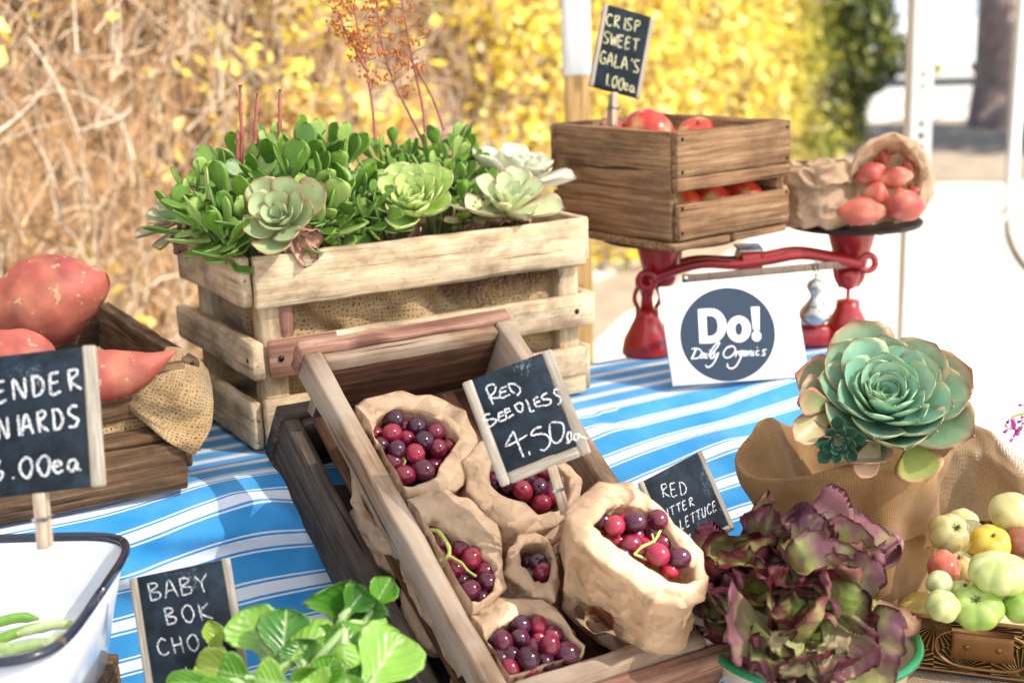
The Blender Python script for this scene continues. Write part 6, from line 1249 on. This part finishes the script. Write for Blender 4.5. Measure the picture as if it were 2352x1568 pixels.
# filler tomatoes resting on the tray floor under the pile
r = random.Random(6); k = 0
for x in (.0, .075, .15, .225):
    for y in (.05, .125, .2, .265):
        k += 1; u, v, w_ = 0, 0, 0; p = tf(x, y, .034+.0*k); dd = depth(p); m = MB(); cA, cB_ = r.choice((cream, ((.4, .48, .12), (.5, .55, .2)), ((.6, .42, .08), (.64, .5, .16)))); R = .034
        names = ['first', 'second', 'third', 'fourth']
        o = thing('heirloom_tomato', 'bottom layer tomato, %s from the left in the %s row of the tray' % (names[(k-1)//4], ['front', 'second', 'third', 'back'][(k-1) % 4]), 'tomato', p-EZ*.034, 'heirloom tomatoes in the brass tray')
        blob(m, p, (R, R, R*.9), 32, 16, fruit_fn(5, .07, .15, k), np.eye(3), lambda d_, th, ph, cA=cA, cB_=cB_: mixc(cA, cB_, .5+ns(d_, 1.6, k))); build('fruit', m, M['tomato'], o)
# ---------------- enamel pan at the left
PANFLIP = True
ZP = .972; rb_ = onz(283, 1238, ZP); rf = onz(238, 1500, ZP); y0, y1 = rf[1]-.008, rb_[1]+.008; cx = rb_[0]-.103; cyy = (y0+y1)/2; hx_, hy = .115, (y1-y0)/2+.003; print('PAN', rb_, rf)
def sup(a, k, z, e=.36): c, s = cos(a), sin(a); return V(cx+(hx_+k)*math.copysign(abs(c)**e, c), cyy+(hy+k)*math.copysign(abs(s)**e, s), z)
t = thing('enamel_pan', 'white enamel pan with chipped navy rim in the lower left corner', 'pan', V(cx, cyy, ZP-.105)); n = 96; An = [2*pi*i/n for i in range(n)]
m = MB(); m.grid([[sup(a, k, ZP+z) for a in An] for k, z in ((-.026, -.105), (-.022, -.103), (-.014, -.06), (-.001, -.003), (-.004, -.004), (-.016, -.055), (-.022, -.067), (-.035, -.070), (-.07, -.070))], cv=True); k0 = len(m.v); m.f.append(tuple(range(k0-n, k0))[::-1] if PANFLIP else tuple(range(k0-n, k0))); m.f.append(tuple(range(n))); build('body', m, M['enamel'], t)
m = MB(); rm = [sup(a, .001, ZP) for a in An]; rm.append(rm[0]); tube(m, rm, .0042, 10); build('rim', m, M['navy'], t)
for i, (u0, v0, u1, v1, w_) in enumerate(((-20, 1475, 130, 1440, 15), (0, 1500, 150, 1482, 14), (40, 1455, 190, 1437, 13), (-40, 1440, 90, 1420, 15), (-60, 1500, 40, 1495, 15), (100, 1480, 195, 1462, 12))):
    z = ZP-.058+.008*(i % 3); a, b = onz(u0, v0, z), onz(u1, v1, z); m = MB(); L = b-a; pp = spline([a, a+L*.33+EZ*.003, a+L*.66+EZ*.004, b], 5); tube(m, pp, [w_*1.1/3267*q for q in np.interp(range(len(pp)), [0, 2, len(pp)-4, len(pp)-1], [.4, 1, 1, .25])], 10, mixc((.18, .36, .05), (.5, .58, .28), (i % 3)/2))
    tag(build('green_bean', m, M['stem'], base=a), ['green bean pointing right in the middle of the pan', 'pale bean nearest the pan front rim', 'bean with a yellow tip below the pan corner', 'bean at the upper left of the pile in the pan', 'bean cut off by the left edge at the pan front', 'short bean at the right end of the pile in the pan'][i], 'green bean', 'green beans in the enamel pan')
def support(label, c, sx, sy, z0, z1, name='wooden_box'):
    t = thing(name, label, 'box', V(c[0], c[1], z0))
    for i, (o, a, b, d) in enumerate(((V(-sx, -sy, 0), (2*sx, 0, 0), (0, 0, z1-z0-.012), (0, .012, 0)), (V(-sx, sy-.012, 0), (2*sx, 0, 0), (0, 0, z1-z0-.012), (0, .012, 0)), (V(-sx, -sy+.0125, 0), (0, 2*sy-.025, 0), (0, 0, z1-z0-.012), (.012, 0, 0)), (V(sx-.012, -sy+.0125, 0), (0, 2*sy-.025, 0), (0, 0, z1-z0-.012), (.012, 0, 0)), (V(-sx, -sy, z1-z0-.0115), (2*sx, 0, 0), (0, 2*sy, 0), (0, 0, .0115)))):
        m = MB(); plank(m, V(c[0], c[1], z0)+o, a, b, d); build('board' if i < 4 else 'lid', m, M['potato_wood'], t)
support('dark wooden box propping up the enamel pan', (cx+.0, cyy), .095, .10, ZF+.003, ZP-.1055)
# ---------------- bok choy
cB = crop(400, 1300, 3.36)
def bokhead(label, leaves, basep):
    t = thing('bok_choy', label, 'bok choy', basep, 'heads of baby bok choy'); m = MB()
    for (b, tp, w_, g, cu, cp_, up, sd) in leaves:
        ub, vb = cB(b[:2]); ut, vt = cB(tp[:2]); gg = [(.05, .20, .010), (.11, .32, .015), (.24, .46, .05), (.36, .48, .05)][g]
        leafpx(m, (ub, vb, b[2]), (ut, vt, tp[2]), w_/3.70*1.25, 'bok', lambda t_, x, gg=gg, sd=sd: mixc(mixc((.52, .64, .34), gg, min(1, max(0, (t_-.12)*3)+abs(x)*.5)), mixc(gg, (.45, .6, .2), .5), .5*abs(x)**6+.25*max(0, ns(V(t_*3, x*3, sd), 1.))), up=up, th=.0014, cup=cp_, curl=cu, nt=20, nx=8, ruf=.0014, rufn=1., seed=sd)
    build('leaves', m, M['bok'], t)
    m = MB()
    for (b, tp, w_, g, cu, cp_, up, sd) in leaves: ub, vb = cB(b[:2]); q = at(ub, vb, b[2]); tube(m, spline([basep+V(sd % 3-1, 0, 0)*.006, (basep+q)/2+nz(CAM-q)*-.004, q, q+(at(*cB(tp[:2]), tp[2])-q)*.35], 4), [.0060*(1-.05*i) for i in range(13)], 8, (.42, .58, .22))
    build('stalks', m, M['stem'], t)
UP = None
bokhead('baby bok choy head at the upper right with a folded top leaf', [((1560, 1060, 1.235), (1640, 560, 1.255), 600, 0, .9, .75, None, 1.), ((1560, 900, 1.225), (1760, 640, 1.24), 250, 0, .3, .7, None, 2.), ((1620, 950, 1.22), (1985, 900, 1.23), 270, 2, -.7, .4, (0, -.3, 1), 3.), ((1800, 860, 1.23), (1960, 570, 1.25), 220, 1, .6, .8, None, 9.)], at(735, 1600, 1.22))
bokhead('largest baby bok choy head at the bottom middle with pale veined leaves', [((960, 1400, 1.19), (1470, 930, 1.20), 300, 2, -.4, -.9, None, 4.), ((1560, 1010, 1.185), (1610, 1290, 1.17), 300, 2, -.5, -.4, None, 5.), ((1700, 1600, 1.17), (2080, 1000, 1.20), 520, 2, -.35, .35, None, 6.), ((1700, 1300, 1.19), (1560, 900, 1.20), 260, 1, -.5, -.5, None, 7.), ((1330, 1560, 1.17), (1500, 1210, 1.18), 250, 1, .4, .5, None, 8.), ((1100, 1600, 1.17), (1400, 1310, 1.17), 260, 1, .4, .8, None, 13.), ((1500, 1560, 1.18), (1650, 1260, 1.19), 300, 0, .3, .4, None, 14.), ((1240, 1330, 1.195), (1180, 1080, 1.205), 300, 0, .4, .4, None, 23.), ((1500, 1250, 1.20), (1330, 1010, 1.215), 260, 1, .3, .5, None, 24.), ((1420, 1600, 1.15), (1260, 1400, 1.15), 330, 2, -.3, .5, None, 25.), ((1640, 1640, 1.15), (1600, 1380, 1.155), 260, 1, .3, .6, None, 26.)], at(600, 1680, 1.18))
bokhead('baby bok choy head at the left with broad round leaves beside its sign', [((960, 1260, 1.215), (730, 850, 1.235), 400, 2, .35, .3, None, 10.), ((1040, 1350, 1.20), (1090, 840, 1.225), 400, 0, .35, .25, None, 11.), ((1000, 1480, 1.18), (270, 1260, 1.19), 300, 3, -.5, .55, None, 12.), ((560, 1220, 1.235), (430, 920, 1.24), 150, 3, .3, .7, None, 15.), ((860, 1420, 1.175), (520, 1330, 1.175), 300, 1, -.3, .5, None, 21.), ((1180, 1480, 1.165), (820, 1390, 1.165), 320, 2, -.4, .4, None, 22.), ((700, 1440, 1.17), (60, 1440, 1.16), 190, 1, -.5, .6, None, 16.), ((900, 1500, 1.165), (350, 1500, 1.15), 200, 1, -.4, .5, None, 17.)], at(470, 1700, 1.18))
bc = at(600, 1800, 1.17); bt = at(600, 1690, 1.18)[2]
t = thing('produce_bowl', 'cream bowl holding the baby bok choy below the picture edge', 'bowl', V(bc[0], bc[1], ZF)); m = MB(); hB = bt-ZF-.01; lathe(m, [(.001, .003), (.07, .003), (.078, .012), (.105, hB), (.109, hB+.003), (.104, hB+.002), (.072, .016), (.001, .012)], V(bc[0], bc[1], ZF), 40); build('bowl', m, M['cream'], t)
# canopy overhead (out of the picture; shades the stall)
t = thing('stall_canopy', 'white fabric canopy over the market stall', 'canopy', (-1.7, -1.0, 2.4))
cx0, cx1, cy0, cy1, cz = -1.9, 2.15, -1.2, 2.72, 2.42
m = MB(); m.grid([[V(cx0+(cx1-cx0)*i/100, cy0+(cy1-cy0)*j/100, cz+.35*min(1, 2*min(i, 100-i, j, 100-j)/100)) for j in range(101)] for i in range(101)])
for (tu, tv, td, hx0, hy0) in ((1490, 1250, 1.30, .075, .060),):   # opening added in the fabric, aimed so sun falls on the tipped bag
    _w = at(tu, tv, td); zz = cz+.15
    for _ in range(12):
        _c = _w+SUN*((zz-_w[2])/SUN[2]); fi = (_c[0]-cx0)/(cx1-cx0)*100; fj = (_c[1]-cy0)/(cy1-cy0)*100; zz = cz+.35*min(1, 2*min(fi, 100-fi, fj, 100-fj)/100)
    m.f = [f_ for f_ in m.f if not (abs(sum(m.v[i][0] for i in f_)/4-_c[0]) < hx0 and abs(sum(m.v[i][1] for i in f_)/4-_c[1]) < hy0)]
build('fabric', m, M['canopy'], t)
m = MB()
for a_, b_ in (((cx0, cy0), (cx1, cy0)), ((cx1, cy0), (cx1, cy1)), ((cx1, cy1), (cx0, cy1)), ((cx0, cy1), (cx0, cy0))): tube(m, [V(*a_, cz-.02), V(*b_, cz-.02)], .015, 8)
build('rail', m, M['steel'], t)
for x, y in ((cx0, cy0), (cx1, cy0), (cx0, cy1)):
    m = MB(); tube(m, [V(x, y, 0), V(x, y, cz-.02)], .02, 10); build('leg', m, M['steel'], t)
for o in bpy.data.objects:
    if '_o' in o: del o['_o']
